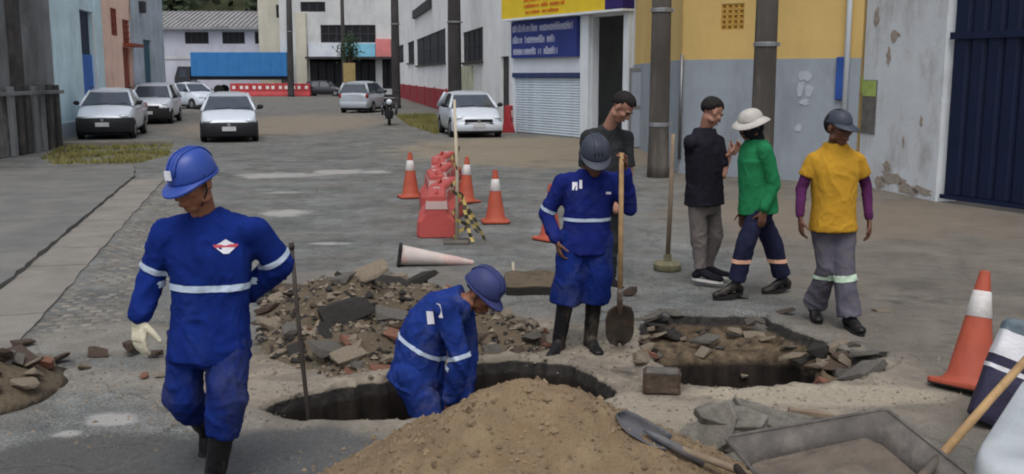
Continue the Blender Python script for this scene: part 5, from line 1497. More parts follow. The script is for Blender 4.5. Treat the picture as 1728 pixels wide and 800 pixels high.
for (du, dv, w_, h_) in ((0, 0, .026, .045), (16, -12, .014, .05)):
    c2 = A(726 + du, 536 + dv, -.3); patch_on(sm, shirt, 'back_print', 'print_white', c2, dr, [(-w_, -h_ * .8), (w_ * .6, -h_), (w_, h_ * .7), (-w_ * .5, h_)], up=(-.25, 0, 1))

# ---------------- worker standing with the shovel
Y = 7.22
A = lambda u, v, dy=0.0, Y=Y: P(u, v, Y + dy)
J = dict(head=A(1004, 264, -.12), hf=(.10, -.88, -.46), neck=A(1000, 288, .01), shL=A(950, 308, .0), shR=A(1040, 306, .02), elL=A(922, 362, .06), wrL=A(938, 402, -.06),
         elR=A(1062, 352, -.06), wrR=A(1054, 290, -.20), hipL=A(968, 404, .0), hipR=A(1008, 404, .02), knL=A(962, 462, -.03), knR=A(1007, 462, .0), anL=A(943, 578, -.02), anR=A(996, 572, .06))
SH_TOP, SH_BOT = A(1049, 258, -.26), A(1046, 520, -.22)
fit = dict(skin='skin_dark', shirt='cloth_indigo', trousers='cloth_royal_muddy', hem=.10, sleeve=(.070, .060, .052), leg=(.116, .116, .116, .112), cuff=.43, fold=.006, wide=1.0,
           handL=(A(940, 408, -.07), (.25, -.2, -1), (1, .2, 0), (0, -1, 0), .35), handR=(A(1054, 283, -.21), (-.05, -.2, 1), (-.9, -.3, 0), (-.2, -1, 0), .95), footL=(-.35, -1, -.02), footR=(.25, -1, -.02), shaft=.30)
fit['bands'] = [('shirt', A(992, 368), ZN, .012, A(992, 368), .23, 'reflective'), ('shirt', mid(J['shL'], J['elL'], .82), (J['elL'] - J['shL']), .013, mid(J['shL'], J['elL'], .82), .10, 'reflective')]
rt_, H, loc, body, shirt, trou, sm = person('worker in dark blue overalls and rubber boots leaning on a shovel', J, fit, 3)
H.helmet(rt_, 'helmet_grey', loc, .84, emblem=False)
H.hair(body, (0, 0, 0), 1.04, .02)
for (u, v, w_, h_) in ((970, 314, .018, .028), (980, 311, .010, .03), (1027, 326, .018, .008)):
    c_ = A(u, v, -.2); patch_on(sm, shirt, 'chest_print', 'print_white', c_, (c_ - Vector((0, 0, CAM_H))).normalized(), [(-w_, -h_), (w_, -h_), (w_, h_), (-w_, h_)])

# ---------------- man in a dark shirt behind him
Y = 9.5
A = lambda u, v, dy=0.0, Y=Y: P(u, v, Y + dy)
J = dict(head=A(1050, 181, -.10), hf=(.66, -.36, -.78), neck=A(1026, 212, .02), shL=A(992, 232, .02), shR=A(1056, 232, .10), elL=A(986, 292, .02), wrL=A(1000, 340, -.12),
         elR=A(1062, 292, .06), wrR=A(1046, 330, -.12), hipL=A(1004, 336, .0), hipR=A(1034, 336, .04), knL=A(1000, 412, .0), knR=A(1030, 412, .0), anL=A(996, 470, .05), anR=A(1028, 472, .05))
fit = dict(skin='skin_light', shirt='cloth_charcoal', trousers='cloth_charcoal', hem=.12, sleeve=(.074, .064, .05), short=.85, leg=(.095, .08, .066), fold=.006,
           handL=(A(1002, 346, -.13), (.3, -.6, -.6), (0, 0, -1), (.6, -.4, 0), .4), handR=(A(1044, 336, -.13), (-.2, -.6, -.6), (0, 0, -1), (-.8, -.3, 0), .4), footL=(.2, -1, 0), footR=(.5, -.9, 0), shoe='shoe', boot='cloth_black', voxel=.008)
rt_, H, loc, body, *_ = person('man in a dark shirt looking down behind the worker with the shovel', J, fit, 4)
H.hair(rt_, loc, 1.12, .012, seed=4)

# ---------------- man in a black T-shirt
Y = 9.55
A = lambda u, v, dy=0.0, Y=Y: P(u, v, Y + dy)
J = dict(head=A(1201, 189, -.02), hf=(.78, .25, -.45), neck=A(1190, 216, .03), shL=A(1166, 240, -.10), shR=A(1211, 240, .13), elL=A(1172, 296, .14), wrL=A(1222, 268, .24),
         elR=A(1219, 296, .0), wrR=A(1230, 264, .10), hipL=A(1174, 340, -.05), hipR=A(1202, 340, .08), knL=A(1180, 400, -.03), knR=A(1206, 398, .10), anL=A(1182, 458, -.05), anR=A(1192, 452, .16))
fit = dict(skin='skin_light', shirt='cloth_black', trousers='cloth_grey', hem=.03, sleeve=(.074, .070, .05), short=.75, leg=(.080, .084, .060), wide=1.10, deep=1.12, fold=.0045,
           handL=(A(1227, 264, -.01), (.6, .2, .5), (0, .5, .6), (0, -.6, .4), .5), handR=(A(1237, 258, .1), (.4, -.2, .6), (0, -.5, .5), (0, .6, .4), .5), footL=(.85, -.45, -.03), footR=(.95, -.2, -.03), shoe='shoe', boot='cloth_black', sole='sole_white', voxel=.008)
rt_, H, loc, body, *_ = person('man in a black T-shirt and grey trousers looking at his hands', J, fit, 5)
H.hair(rt_, loc, 1.08, .005, seed=7)
M('phone', S(22, 22, 26), rough=.25, var=.1, bump=0)

# ---------------- man in green walking
Y = 9.05
A = lambda u, v, dy=0.0, Y=Y: P(u, v, Y + dy)
J = dict(head=A(1266, 210, -.04), hf=(-.80, -.42, -.22), neck=A(1276, 236, .02), shL=A(1262, 254, -.12), shR=A(1294, 254, .16), elL=A(1306, 312, -.14), wrL=A(1290, 352, -.18),
         elR=A(1264, 312, .26), wrR=A(1256, 350, .14), hipL=A(1272, 344, -.08), hipR=A(1290, 344, .08), knL=A(1264, 412, -.12), knR=A(1300, 412, .10), anL=A(1246, 480, -.10), anR=A(1314, 474, .14))
J['shL'] = A(1290, 254, -.14); J['shR'] = A(1262, 252, .16); J['hipL'] = A(1280, 354, -.06); J['hipR'] = A(1279, 354, .08)
J['knL'], J['knR'] = A(1258, 412, -.12), A(1304, 412, .12); J['anL'], J['anR'] = A(1241, 482, -.10), A(1322, 473, .14)
fit = dict(skin='skin_dark', shirt='cloth_green', trousers='cloth_navy', hem=.03, sleeve=(.074, .062, .050), leg=(.088, .090, .082), wide=1.12, deep=1.15, cuff=.88, fold=.0045,
           handL=(A(1288, 358, -.18), (-.1, 0, -1), (0, 1, 0), (-1, 0, 0), .3), handR=(A(1255, 356, .14), (-.1, 0, -1), (0, -1, 0), (-1, 0, 0), .3), footL=(-.95, -.3, -.1), footR=(-.9, -.3, -.15), voxel=.008)
fit['bands'] = [('trousers', A(1257, 440, -.12), ZN, .018, A(1257, 440, -.12), .13, 'cloth_orange_band'), ('trousers', A(1307, 440, .1), ZN, .018, A(1307, 440, .1), .13, 'cloth_orange_band')]
rt_, H, loc, body, *_ = person('man in a green long sleeved shirt and pale sun hat walking left', J, fit, 6)
H.bucket(rt_, 'cloth_hat', loc)
mb = MB(); H.e(mb, (0, .02, -.045), (.074, .078, .075), 18, 10); H.e(mb, (0, -.03, -.03), (.082, .08, .09), 18, 10); mb.cap(H.p(0, -.02, -.06), J['neck'], .07, .078)
link('face_scarf', organic(mb, .008, 3, .003, (12, 12, 12), 8), 'cloth_black', rt_, loc)

# ---------------- man in yellow walking
Y = 7.95
A = lambda u, v, dy=0.0, Y=Y: P(u, v, Y + dy)
J = dict(head=A(1416, 215, -.05), hf=(.42, -.88, -.14), neck=A(1410, 240, .02), shL=A(1372, 270, .03), shR=A(1446, 270, .0), elL=A(1352, 318, .06), wrL=A(1350, 364, -.04),
         elR=A(1462, 314, .06), wrR=A(1466, 368, -.02), hipL=A(1388, 376, .02), hipR=A(1424, 376, .0), knL=A(1396, 452, .0), knR=A(1424, 456, -.08), anL=A(1374, 516, .20), anR=A(1434, 536, -.14))
fit = dict(skin='skin_dark', shirt='cloth_yellow', trousers='cloth_greyblue', hem=.06, sleeve=(.064, .070, .05), short=.58, under='cloth_purple', leg=(.098, .084, .090, .100), wide=1.14, deep=1.1, cuff=.97, fold=.0045,
           handL=(A(1351, 371, -.04), (.08, -.1, -1), (1, .1, 0), (0, -1, 0), .3), handR=(A(1467, 375, -.02), (0, -.1, -1), (-1, .1, 0), (0, -1, 0), .3), footL=(-.1, -1, -.1), footR=(.15, -1, -.03), voxel=.0075)
fit['bands'] = [('trousers', mid(J['knL'], J['anL'], .22), (0, 0, 1), .014, mid(J['knL'], J['anL'], .22), .14, 'cloth_lime_band'), ('trousers', mid(J['knR'], J['anR'], .14), (-.15, 0, 1), .026, mid(J['knR'], J['anR'], .14), .13, 'cloth_lime_band')]
rt_, H, loc, body, *_ = person('man in a yellow T-shirt with purple undersleeves and a cap', J, fit, 7)
H.hair(body, (0, 0, 0), 1.06, .0, seed=9)
cp = H.cap_hat(rt_, 'helmet_grey', loc)
mb = MB(); H.e(mb, (-.02, -.075, .02), (.085, .06, .085), 16, 10); link('neck_flap', organic(mb, .009, 3, .004, (10, 10, 10), 4), 'cloth_black', rt_, loc)
# ================================================================== TOOLS
M('wood_handle', S(150, 122, 86), rough=.75, var=.25, scale=6, stretch=(1, 1, 1), bump=.2, wear=(S(104, 84, 62), .5, 7, (1, 1, 1)))
M('wood_grey', S(118, 104, 88), rough=.8, var=.25, scale=6, bump=.2)
M('tool_steel', S(80, 74, 68), rough=.7, var=.25, scale=8, metal=.0, wear=(S(122, 92, 72), .6, 6, (1, 1, 1)))
M('tool_steel_blue', S(84, 85, 90), rough=.6, var=.25, scale=8, metal=.1, wear=(S(124, 108, 88), .5, 6, (1, 1, 1)))
M('rust_iron', S(58, 52, 48), rough=.7, var=.3, scale=12, metal=.2)
def shovel(label, grip, neck, tip, face, mat='tool_steel', wood='wood_handle', w=.125, name='shovel'):
    """handle from grip to neck, blade from neck to tip, face: the way the blade's hollow side looks"""
    grip, neck, tip, face = Vector(grip), Vector(neck), Vector(tip), Vector(face)
    low = min((grip, tip), key=lambda q: q.z)
    t = thing(name, label, 'shovel', low); loc = tuple(-low)
    mb = MB(); d = (neck - grip); mb.path([grip, grip + d * .5 + face * .004, neck], [.0165, .0175, .019], 12); obj('handle', mb, wood, t, smooth=True, loc=loc)
    d = (tip - neck).normalized(); L = (tip - neck).length; n = (face - d * face.dot(d)).normalized(); s_ = d.cross(n)
    mb = MB(); rows = []
    for i in range(13):
        f = i / 12
        ww = w * (.78 + .22 * min(1, f * 4)) if f < .62 else w * math.sqrt(max(.0, 1 - ((f - .62) / .385) ** 2.3))
        row = []
        for j in range(11):
            g_ = -1 + 2 * j / 10
            row.append(neck + d * (.04 + f * (L - .04)) + s_ * ww * g_ + n * (.035 * (g_ * g_) - .02 - .018 * math.sin(math.pi * f)))
        rows.append(row)
    vs = [p for r in rows for p in r]; k = len(vs)
    q = [(i * 11 + j, i * 11 + j + 1, (i + 1) * 11 + j + 1, (i + 1) * 11 + j) for i in range(12) for j in range(10)]
    mb.add(vs, q); o = obj('blade', mb, mat, t, smooth=True, loc=loc); so = o.modifiers.new('s', 'SOLIDIFY'); so.thickness = .004
    mb = MB(); mb.path([neck - d * .14, neck, neck + d * .10, neck + d * .17], [.021, .022, .018, .006], 12); obj('socket', mb, mat, t, smooth=True, loc=loc)
    return t
tipS = G(1047, 588); shovel('shovel with wooden handle held upright by the standing worker', SH_TOP, P(1046, 512, 6.98), tipS + Vector((0, .05, .015)), (0, -1, .15), w=.105)
# pry bar standing in the trench
t = thing('iron_bar', 'thin iron bar stuck upright in the left end of the trench', 'bar', P(521, 708, 6.02))
b0 = P(522, 712, 6.0); b0.z = -.55; b1_ = P(519, 690, 6.0); b2_ = P(505, 560, 6.05); b3_ = P(492, 415, 6.1)
loc = tuple(-t.location)
mb = MB(); mb.path([b0, b1_, b2_, b3_], [.013, .014, .014, .013], 10); obj('rod', mb, 'rust_iron', t, smooth=True, loc=loc)
mb = MB(); dd = (b3_ - b2_).normalized(); mb.path([b3_ - dd * .02, b3_ + dd * .02], [.019, .016], 10); obj('head', mb, 'rust_iron', t, smooth=True, loc=loc)
# hand tamper
p = G(1126, 456); t = thing('hand_tamper', 'hand tamper with a long handle standing beside the man in black', 'tamper', (p.x, p.y, 0))
top = P(1136, 226, p.y); top = top - Vector(t.location)
mb = MB(); mb.path([Vector((0, 0, .10)), top * .5 + Vector((.004, 0, .05)), top], [.026, .024, .022], 12); obj('handle', mb, 'wood_grey', t, smooth=True)
M('tamper_head', S(112, 108, 86), rough=.9, var=.3, scale=9, bump=.4)
mb = MB(); mb.lathe([(.135, .005), (.145, .02), (.145, .07), (.12, .095), (.045, .10), (.04, .17)], 20); obj('head', mb, 'tamper_head', t, smooth=True, sharp=40)

# ================================================================== ROCKS
M('rock_tan', S(116, 106, 92), rough=.95, var=.3, scale=9, bump=.5, bscale=40)
M('rock_grey', S(88, 85, 80), rough=.95, var=.3, scale=9, bump=.5, bscale=40)
M('rock_dark', S(46, 44, 42), rough=.95, var=.3, scale=9, bump=.5, bscale=50)
M('rock_red', S(112, 78, 64), rough=.95, var=.3, scale=9, bump=.5, bscale=40)
M('rock_brown', S(72, 61, 53), rough=.95, var=.3, scale=9, bump=.5, bscale=40)
M('soil', S(88, 78, 64), rough=.98, var=.35, scale=5, bump=.9, bscale=30, wear=(S(48, 41, 35), .7, 5, (1, 1, 1)))
def rock_mesh(seed, flat=1.0, slab=False):
    r = random.Random(seed); bm = bmesh.new()
    pts = []
    n = 16
    for i in range(n):
        v = Vector((r.gauss(0, 1), r.gauss(0, 1), r.gauss(0, 1))).normalized() * r.uniform(.82, 1.08)
        if slab: v = Vector((max(-.85, min(.85, v.x * 1.3)), max(-.8, min(.8, v.y * 1.3)), max(-.55, min(.55, v.z * 1.6))))
        pts.append(Vector((v.x, v.y * r.uniform(.8, 1), v.z * flat)))
    for p_ in pts: bm.verts.new(p_)
    h = bmesh.ops.convex_hull(bm, input=bm.verts)
    bmesh.ops.delete(bm, geom=[g for g in h['geom_interior'] if isinstance(g, bmesh.types.BMVert)], context='VERTS')
    bmesh.ops.recalc_face_normals(bm, faces=bm.faces)
    me = bpy.data.meshes.new('rock'); bm.to_mesh(me); bm.free()
    return me
ROCKS = {}
for mt in ('rock_tan', 'rock_grey', 'rock_dark', 'rock_red', 'rock_brown'):
    ROCKS[mt] = []
    for k in range(5):
        me = rock_mesh(11 * k + 3, (.75, .6, .9, .55, .7)[k], slab=k in (1, 3)); me.materials.append(MATS[mt]); ROCKS[mt].append(me)
def put_rock(parent, name, c, s, mt, seed, sq=(1, 1, 1), rot=None):
    r = random.Random(seed); me = ROCKS[mt][r.randrange(5)]
    o = link(name, me, None, parent); o.location = c; o.scale = (s * sq[0], s * sq[1], s * sq[2]); o.rotation_euler = rot or (r.uniform(-.5, .5), r.uniform(-.5, .5), r.uniform(0, 6.28))
    return o
# --- rubble heap behind the trench: soil with broken asphalt and stones
HEAP = gpoly([(432, 540), (440, 500), (520, 486), (600, 478), (690, 478), (760, 490), (830, 520), (905, 545), (935, 585), (900, 602), (830, 600), (760, 608), (700, 618), (640, 632), (560, 640), (470, 610), (436, 580)])
hb = Vector((sum(p[0] for p in HEAP) / len(HEAP), sum(p[1] for p in HEAP) / len(HEAP), 0))
heap = thing('rubble_heap', 'heap of broken asphalt, stones and soil behind the trench', 'rubble heap', hb)
def heap_h(x_, y_):
    d = edge_dist(x_, y_, HEAP); d = np.where(inside(x_, y_, HEAP), d, -d)
    p_ = np.stack([x_, y_, 0 * x_], 1)
    b_ = np.clip(d / .45, 0, 1); b_ = b_ * b_ * (3 - 2 * b_)
    c1 = np.exp(-(((x_ - G(585, 540).x) / .55) ** 2 + ((y_ - G(585, 545).y) / .5) ** 2))
    return b_ * (.13 + .22 * c1 + .06 * fbm(p_ * 3, 71, 4) + .03 * fbm(p_ * 12, 75, 3)) + np.where(d > 0, .004, -.03)
xs_ = np.arange(min(p[0] for p in HEAP) - .1, max(p[0] for p in HEAP) + .1, .03); ys_ = np.arange(min(p[1] for p in HEAP) - .1, max(p[1] for p in HEAP) + .1, .03)
X_, Y_ = np.meshgrid(xs_, ys_); z_ = heap_h(X_.ravel(), Y_.ravel())
a_, b_ = len(xs_), len(ys_); id_ = np.arange(a_ * b_).reshape(b_, a_)
ins_ = inside(X_.ravel(), Y_.ravel(), HEAP); qd = np.stack([id_[:-1, :-1], id_[:-1, 1:], id_[1:, 1:], id_[1:, :-1]], -1).reshape(-1, 4); qd = qd[ins_[qd].any(1)]
mb = MB(); mb.v = [tuple(q) for q in (np.stack([X_.ravel(), Y_.ravel(), z_], 1) - np.array(hb))]; mb.f = [tuple(q) for q in qd.tolist()]
me = mb.mesh('soil', True); bm = bmesh.new(); bm.from_mesh(me); bmesh.ops.delete(bm, geom=[v for v in bm.verts if not v.link_faces], context='VERTS'); bm.to_mesh(me); bm.free(); link('soil', me, 'soil', heap)
r_ = random.Random(21); cnt = 0
minx, maxx, miny, maxy = min(p[0] for p in HEAP), max(p[0] for p in HEAP), min(p[1] for p in HEAP), max(p[1] for p in HEAP)
while cnt < 285:
    x_, y_ = r_.uniform(minx, maxx), r_.uniform(miny, maxy)
    if not bool(inside(np.array([x_]), np.array([y_]), HEAP)[0]): continue
    core = math.exp(-(((x_ - G(570, 530).x) / .38) ** 2 + ((y_ - G(570, 535).y) / .34) ** 2))
    if r_.random() < core * .85: continue
    s_ = min(.11, .024 + r_.expovariate(1 / .026)); mt = r_.choices(['rock_tan', 'rock_grey', 'rock_dark', 'rock_red', 'rock_brown'], (5, 4, 4, .6, 3))[0]
    if x_ > .2: s_ = min(s_, .075)
    h_ = float(heap_h(np.array([x_]), np.array([y_]))[0])
    put_rock(heap, 'asphalt_chunk' if mt == 'rock_dark' else 'stone', (x_ - hb.x, y_ - hb.y, h_ + s_ * .15), s_, mt, cnt, (1.2, 1.0, .7)); cnt += 1
# crumbs and clods between the stones, too many to count
for nm, mt, n_, sd_ in (('clods', 'rock_dark', 700, 91), ('clods', 'rock_tan', 900, 92)):
    r_ = random.Random(sd_); cl = MB(); k = 0
    ov = [(1, 0, 0), (0, 1, 0), (-1, 0, 0), (0, -1, 0), (0, 0, 1), (0, 0, -.6)]
    while k < n_:
        x_, y_ = r_.uniform(minx, maxx), r_.uniform(miny, maxy)
        if not bool(inside(np.array([x_]), np.array([y_]), HEAP)[0]): continue
        s_ = min(.045, .010 + r_.expovariate(1 / .010)); h_ = float(heap_h(np.array([x_]), np.array([y_]))[0]); a = r_.uniform(0, 6.28); ca, sa = math.cos(a), math.sin(a); k += 1
        vs = []
        for (ox, oy, oz) in ov:
            q = s_ * r_.uniform(.6, 1.25); vs.append((x_ - hb.x + (ox * ca - oy * sa) * q, y_ - hb.y + (ox * sa + oy * ca) * q, h_ + oz * q * .8 + s_ * .2))
        cl.add(vs, [(0, 1, 4), (1, 2, 4), (2, 3, 4), (3, 0, 4), (1, 0, 5), (2, 1, 5), (3, 2, 5), (0, 3, 5)])
    tag(obj(nm, cl, mt, heap), kind='stuff')
# big slabs
for k, (u, v, s_, mt, sq, rot) in enumerate(((588, 575, .24, 'rock_dark', (1.2, .8, .35), (.5, -.25, .3)), (655, 520, .22, 'rock_dark', (1.2, .8, .35), (.35, .2, .6)), (478, 494, .22, 'rock_brown', (1.5, .6, .22), (.1, .03, -.1)),
        (560, 612, .16, 'rock_grey', (1.3, .8, .5), (.4, .2, 1.)), (640, 490, .20, 'rock_grey', (1.1, .8, .4), (.5, .1, .2)), (700, 500, .18, 'rock_dark', (1.3, .7, .4), (.3, -.3, .2)), (610, 545, .20, 'rock_tan', (1.4, .6, .3), (.5, -.4, .2)),
        (870, 560, .10, 'rock_tan', (1, 1, .7), (.2, .2, .4)), (460, 560, .14, 'rock_tan', (1, .8, .5), (.2, .2, .4)), (500, 580, .15, 'rock_grey', (1.2, .8, .5), (.3, -.2, 1.2)), (668, 575, .15, 'rock_grey', (1.2, .8, .5), (.3, .2, .2)), (645, 628, .08, 'rock_red', (1.2, .9, .6), (.2, .1, .3)))):
    p = G(u, v); h_ = float(heap_h(np.array([p.x]), np.array([p.y]))[0]); h_ = max(0, h_)
    put_rock(heap, 'slab', (p.x - hb.x, p.y - hb.y, h_ + s_ * .2), s_, mt, 400 + k, sq, rot)
# --- stone pile at the left edge
pl0 = G(15, 660); pile = thing('stone_pile', 'pile of broken stones and bricks at the lower left edge', 'stone pile', (pl0.x, pl0.y, 0))
r_ = random.Random(31)
for k in range(46):
    x_, y_ = r_.gauss(-.12, .17), r_.gauss(0, .30); d_ = math.hypot(x_ / .35, y_ / .5)
    h_ = max(0, .22 * (1 - d_)); s_ = r_.uniform(.05, .12)
    put_rock(pile, 'stone', (x_, y_, h_ + s_ * .3), s_, r_.choices(['rock_tan', 'rock_grey', 'rock_brown', 'rock_red'], (4, 3, 4, 1))[0], 500 + k, (1.25, .9, .6))
mb = MB(); mb.lathe([(.62, -.02), (.5, .03), (.3, .13), (.1, .2), (.02, .21)], 20); mb.v = [(x_ * .7 - .1, y_, z_ + .02 * math.sin(x_ * 30 + y_ * 19)) for x_, y_, z_ in mb.v]; obj('soil', mb, 'soil', pile, smooth=True)
# --- loose stones told apart
for k, (u, v, s_, mt, sq, lab) in enumerate((
        (166, 603, .055, 'rock_brown', (1.5, .9, .7), 'brown stone lying alone left of the walking worker'), (40, 585, .055, 'rock_brown', (1.3, .9, .7), 'brown brick lump above the stone pile'),
        (225, 598, .085, 'rock_brown', (1.0, .8, .9), 'upright brown stone below the pale glove'), (262, 604, .05, 'rock_brown', (1, .8, .8), 'small brown stone touching the walking worker'),
        (270, 637, .025, 'rock_tan', (1.2, .9, .7), 'small pale pebble beside the blue trouser leg'), (244, 638, .03, 'rock_red', (1.2, .9, .7), 'small reddish stone left of the blue trouser leg'),
        (1486, 525, .05, 'rock_tan', (1.6, .8, .35), 'flat pale stone lying right of the man in yellow'), (1062, 500, .07, 'rock_brown', (1.1, .9, .9), 'brown brick lump at the foot of the shovel handle'),
        (1250, 500, .06, 'rock_grey', (1.6, .9, .25), 'flat grey stone by the boot of the man in green'))):
    p = G(u, v); s_ *= 1.35; o = put_rock(None, 'stone', (p.x, p.y, s_ * sq[2] * .62 + gz(p.x, p.y)), s_, mt, 600 + k, sq, (.1, .1, k)); tag(o, lab, 'stone')
# square broken block at the trench corner
p = G(1118, 663); t = thing('concrete_block', 'rough square concrete block at the corner of the right trench', 'block', (p.x, p.y + .05, 0), R(-6))
bm = bmesh.new(); bmesh.ops.create_cube(bm, size=1); bmesh.ops.bevel(bm, geom=bm.edges[:], offset=.06, segments=2, affect='EDGES'); bmesh.ops.subdivide_edges(bm, edges=bm.edges[:], cuts=2)
co = np.array([v.co[:] for v in bm.verts]); dn = fbm(co * 4, 3, 3)
for v, q in zip(bm.verts, dn): v.co = Vector((v.co.x * .23, v.co.y * .16, v.co.z * .13)) * (1 + .07 * q) + Vector((0, 0, .066))
me = bpy.data.meshes.new('block'); bm.to_mesh(me); bm.free(); link('core', me, 'rock_brown', t)
mb = MB(); mb.add([(-.10, -.07, .134), (.10, -.075, .136), (.105, .07, .134), (-.09, .075, .137), (-.1, -.07, .128), (.1, -.075, .128), (.105, .07, .128), (-.09, .075, .128)], [(0, 1, 2, 3), (0, 4, 5, 1), (1, 5, 6, 2), (2, 6, 7, 3), (3, 7, 4, 0)]); obj('mortar_top', mb, 'rock_grey', t)
# tilted dark asphalt slab behind the standing worker, with its stake
p = G(898, 500); t = thing('asphalt_slab', 'broken asphalt slab tilted up left of the standing worker', 'slab', (p.x, p.y, 0), R(3))
r_ = random.Random(8); w_ = .24
ring = [(-w_, 0), (-w_ * .5, -.01), (.02, .012), (w_ * .6, 0), (w_, .01), (w_ * .98, .32), (w_ * .4, .36), (-.05, .33), (-w_ * .7, .36), (-w_ * 1.03, .30)]
mb = MB(); mb.prism(ring, 0, .085); Rm = Matrix.Rotation(R(14), 3, 'X'); mb.v = [tuple(Rm @ Vector(v)) for v in mb.v]; obj('slab', mb, 'rock_dark', t, bevel=.012)
mb = MB(); mb.prism([(a * .99, b) for a, b in ring], .087, .098); mb.v = [tuple(Rm @ Vector(v)) for v in mb.v]; obj('dust_crust', mb, 'soil', t)
p = G(866, 478); t = thing('marker_stick', 'short pale stick standing by the tilted asphalt slab', 'stick', (p.x, p.y, 0))
mb = MB(); mb.path([Vector((0, 0, -.02)), Vector((.005, 0, .1)), Vector((-.004, 0, .21))], [.014, .013, .012], 8); obj('stick', mb, 'stake_wood', t, smooth=True)
# rubble lying in the right trench and round its rim
r_ = random.Random(41); tr_ = thing('trench_rubble', 'stones and clods lying on the ledges of the right trench', 'rubble', (*G(1290, 600).xy, 0))
for k in range(44):
    u, v = r_.choice([(r_.uniform(1090, 1330), r_.uniform(534, 576)), (r_.uniform(1370, 1470), r_.uniform(585, 636)), (r_.uniform(1080, 1110), r_.uniform(560, 620))])
    p = G(u, v); s_ = r_.uniform(.03, .09)
    h_ = gz(p.x, p.y)
    if h_ < -.4: continue
    put_rock(tr_, 'stone', (p.x - tr_.location.x, p.y - tr_.location.y, h_ + s_ * .3), s_, r_.choices(['rock_tan', 'rock_grey', 'rock_dark', 'rock_brown', 'rock_red'], (3, 2, 2, 4, .5))[0], 700 + k, (1.2, 1, .8))
for k in range(34):
    if k < 22: u, v = r_.uniform(1080, 1330), 533 + r_.uniform(-3, 12) + max(0, (r_.random() - .7)) * 20
    else: u, v = r_.uniform(1330, 1480), 0; v = 560 + (u - 1330) * .3 + r_.uniform(-6, 14)
    p = G(u, v); s_ = r_.uniform(.05, .12)
    put_rock(tr_, 'broken_edge', (p.x - tr_.location.x, p.y - tr_.location.y, max(-.12, gz(p.x, p.y)) + .01), s_, r_.choices(['rock_tan', 'rock_grey', 'rock_dark', 'rock_brown'], (3, 3, 2, 2))[0], 900 + k, (1.5, .8, .4), (r_.uniform(-.4, .4), r_.uniform(-.3, .3), r_.uniform(-.5, .5)))
put_rock(tr_, 'slab', (G(1455, 622).x - tr_.location.x, G(1455, 622).y - tr_.location.y, -.02), .17, 'rock_grey', 801, (1.3, .9, .6), (.2, -.2, .4))
put_rock(tr_, 'slab', (G(1390, 590).x - tr_.location.x, G(1390, 590).y - tr_.location.y + .1, -.02), .13, 'rock_dark', 803, (1.1, .9, .9), (.4, .2, 1))
# fine gravel and crumbs everywhere round the works
gv = MB(); r_ = random.Random(51); octv = [(1, 0, 0), (0, 1, 0), (-1, 0, 0), (0, -1, 0), (0, 0, 1)]
zones = [((0.0, 6.6), (2.4, 1.3), 4200), ((-2.6, 6.2), (1.0, .8), 500), ((2.4, 6.6), (1.6, 1.4), 1300), ((-.6, 7.3), (1.5, .5), 1800)]
pts = []
for (c_, s_, n_) in zones:
    q = np.stack([RNG.normal(c_[0], s_[0] * .6, n_), RNG.normal(c_[1], s_[1] * .6, n_)], 1); pts.append(q)
pts = np.vstack(pts); pts = pts[(pts[:, 1] > 3.6) & (pts[:, 0] > NX0 + .6) & (pts[:, 0] < NX1 - .6) & (pts[:, 1] < NY1 - .6)]
hz_ = ground_height(pts[:, 0], pts[:, 1])
for (x_, y_), h_ in zip(pts, hz_):
    if h_ < -.12: continue
    s_ = min(.020, .004 + r_.expovariate(1 / .0045)); a = r_.uniform(0, 6.28); ca, sa = math.cos(a), math.sin(a)
    vs = []
    for (ox, oy, oz) in octv:
        k_ = s_ * r_.uniform(.7, 1.2); vs.append((x_ + (ox * ca - oy * sa) * k_, y_ + (ox * sa + oy * ca) * k_, h_ + oz * k_ * .8 - .001))
    gv.add(vs, [(0, 1, 4), (1, 2, 4), (2, 3, 4), (3, 0, 4)])
M('gravel', S(98, 90, 80), rough=.95, var=.45, scale=3, bump=0, col2=S(126, 117, 104))
tag(obj('gravel', gv, 'gravel'), 'loose gravel and soil crumbs round the trenches', kind='stuff')

# ================================================================== SAND HEAP
M('sand', S(116, 100, 78), rough=.98, var=.2, scale=6, bump=.8, bscale=70, wear=(S(112, 90, 66), .6, 9, (1, 1, 1)))
cx_, cy_ = P(884, 700, 4.55).x, 4.50
sp = thing('sand_heap', 'large heap of coarse tan sand in the foreground', 'sand heap', (cx_, cy_, 0))
Rr = 1.14; n_ = 96; rows = 60; vs = [(0, 0, 0)]; fs = []
def sand_z(x_, y_):
    q = np.stack([x_, y_, 0 * x_], 1); an = np.arctan2(y_, x_)
    d = np.hypot(x_, y_) / (Rr * (1 + .10 * np.sin(an * 2 + .6) + .06 * np.sin(an * 3 + 2)))
    pk = .67 * np.clip(1 - d, 0, 1) ** .98 * (1 - .12 * np.exp(-(d / .15) ** 2))
    return pk + np.clip(1 - d, 0, 1) ** .35 * (.030 * fbm(q * 4, 81, 3) + .014 * fbm(q * 14, 85, 3) + .005 * fbm(q * 45, 88, 2)) - .02 * (d > .97), d
ax_ = np.arange(-1.5, 1.5, .02); X_, Y_ = np.meshgrid(ax_, ax_); z_, d_ = sand_z(X_.ravel(), Y_.ravel())
nn_ = len(ax_); id_ = np.arange(nn_ * nn_).reshape(nn_, nn_); qd = np.stack([id_[:-1, :-1], id_[:-1, 1:], id_[1:, 1:], id_[1:, :-1]], -1).reshape(-1, 4)
keep = (d_[qd] < 1.06).all(1) & (Y_.ravel()[qd].min(1) < 1.45)
mb = MB(); mb.v = [tuple(q) for q in np.stack([X_.ravel(), Y_.ravel(), z_], 1)]; mb.f = [tuple(q) for q in qd[keep].tolist()]
me = mb.mesh('sand', True); bm = bmesh.new(); bm.from_mesh(me); bmesh.ops.delete(bm, geom=[v for v in bm.verts if not v.link_faces], context='VERTS'); bm.to_mesh(me); bm.free()
link('sand', me, 'sand', sp)
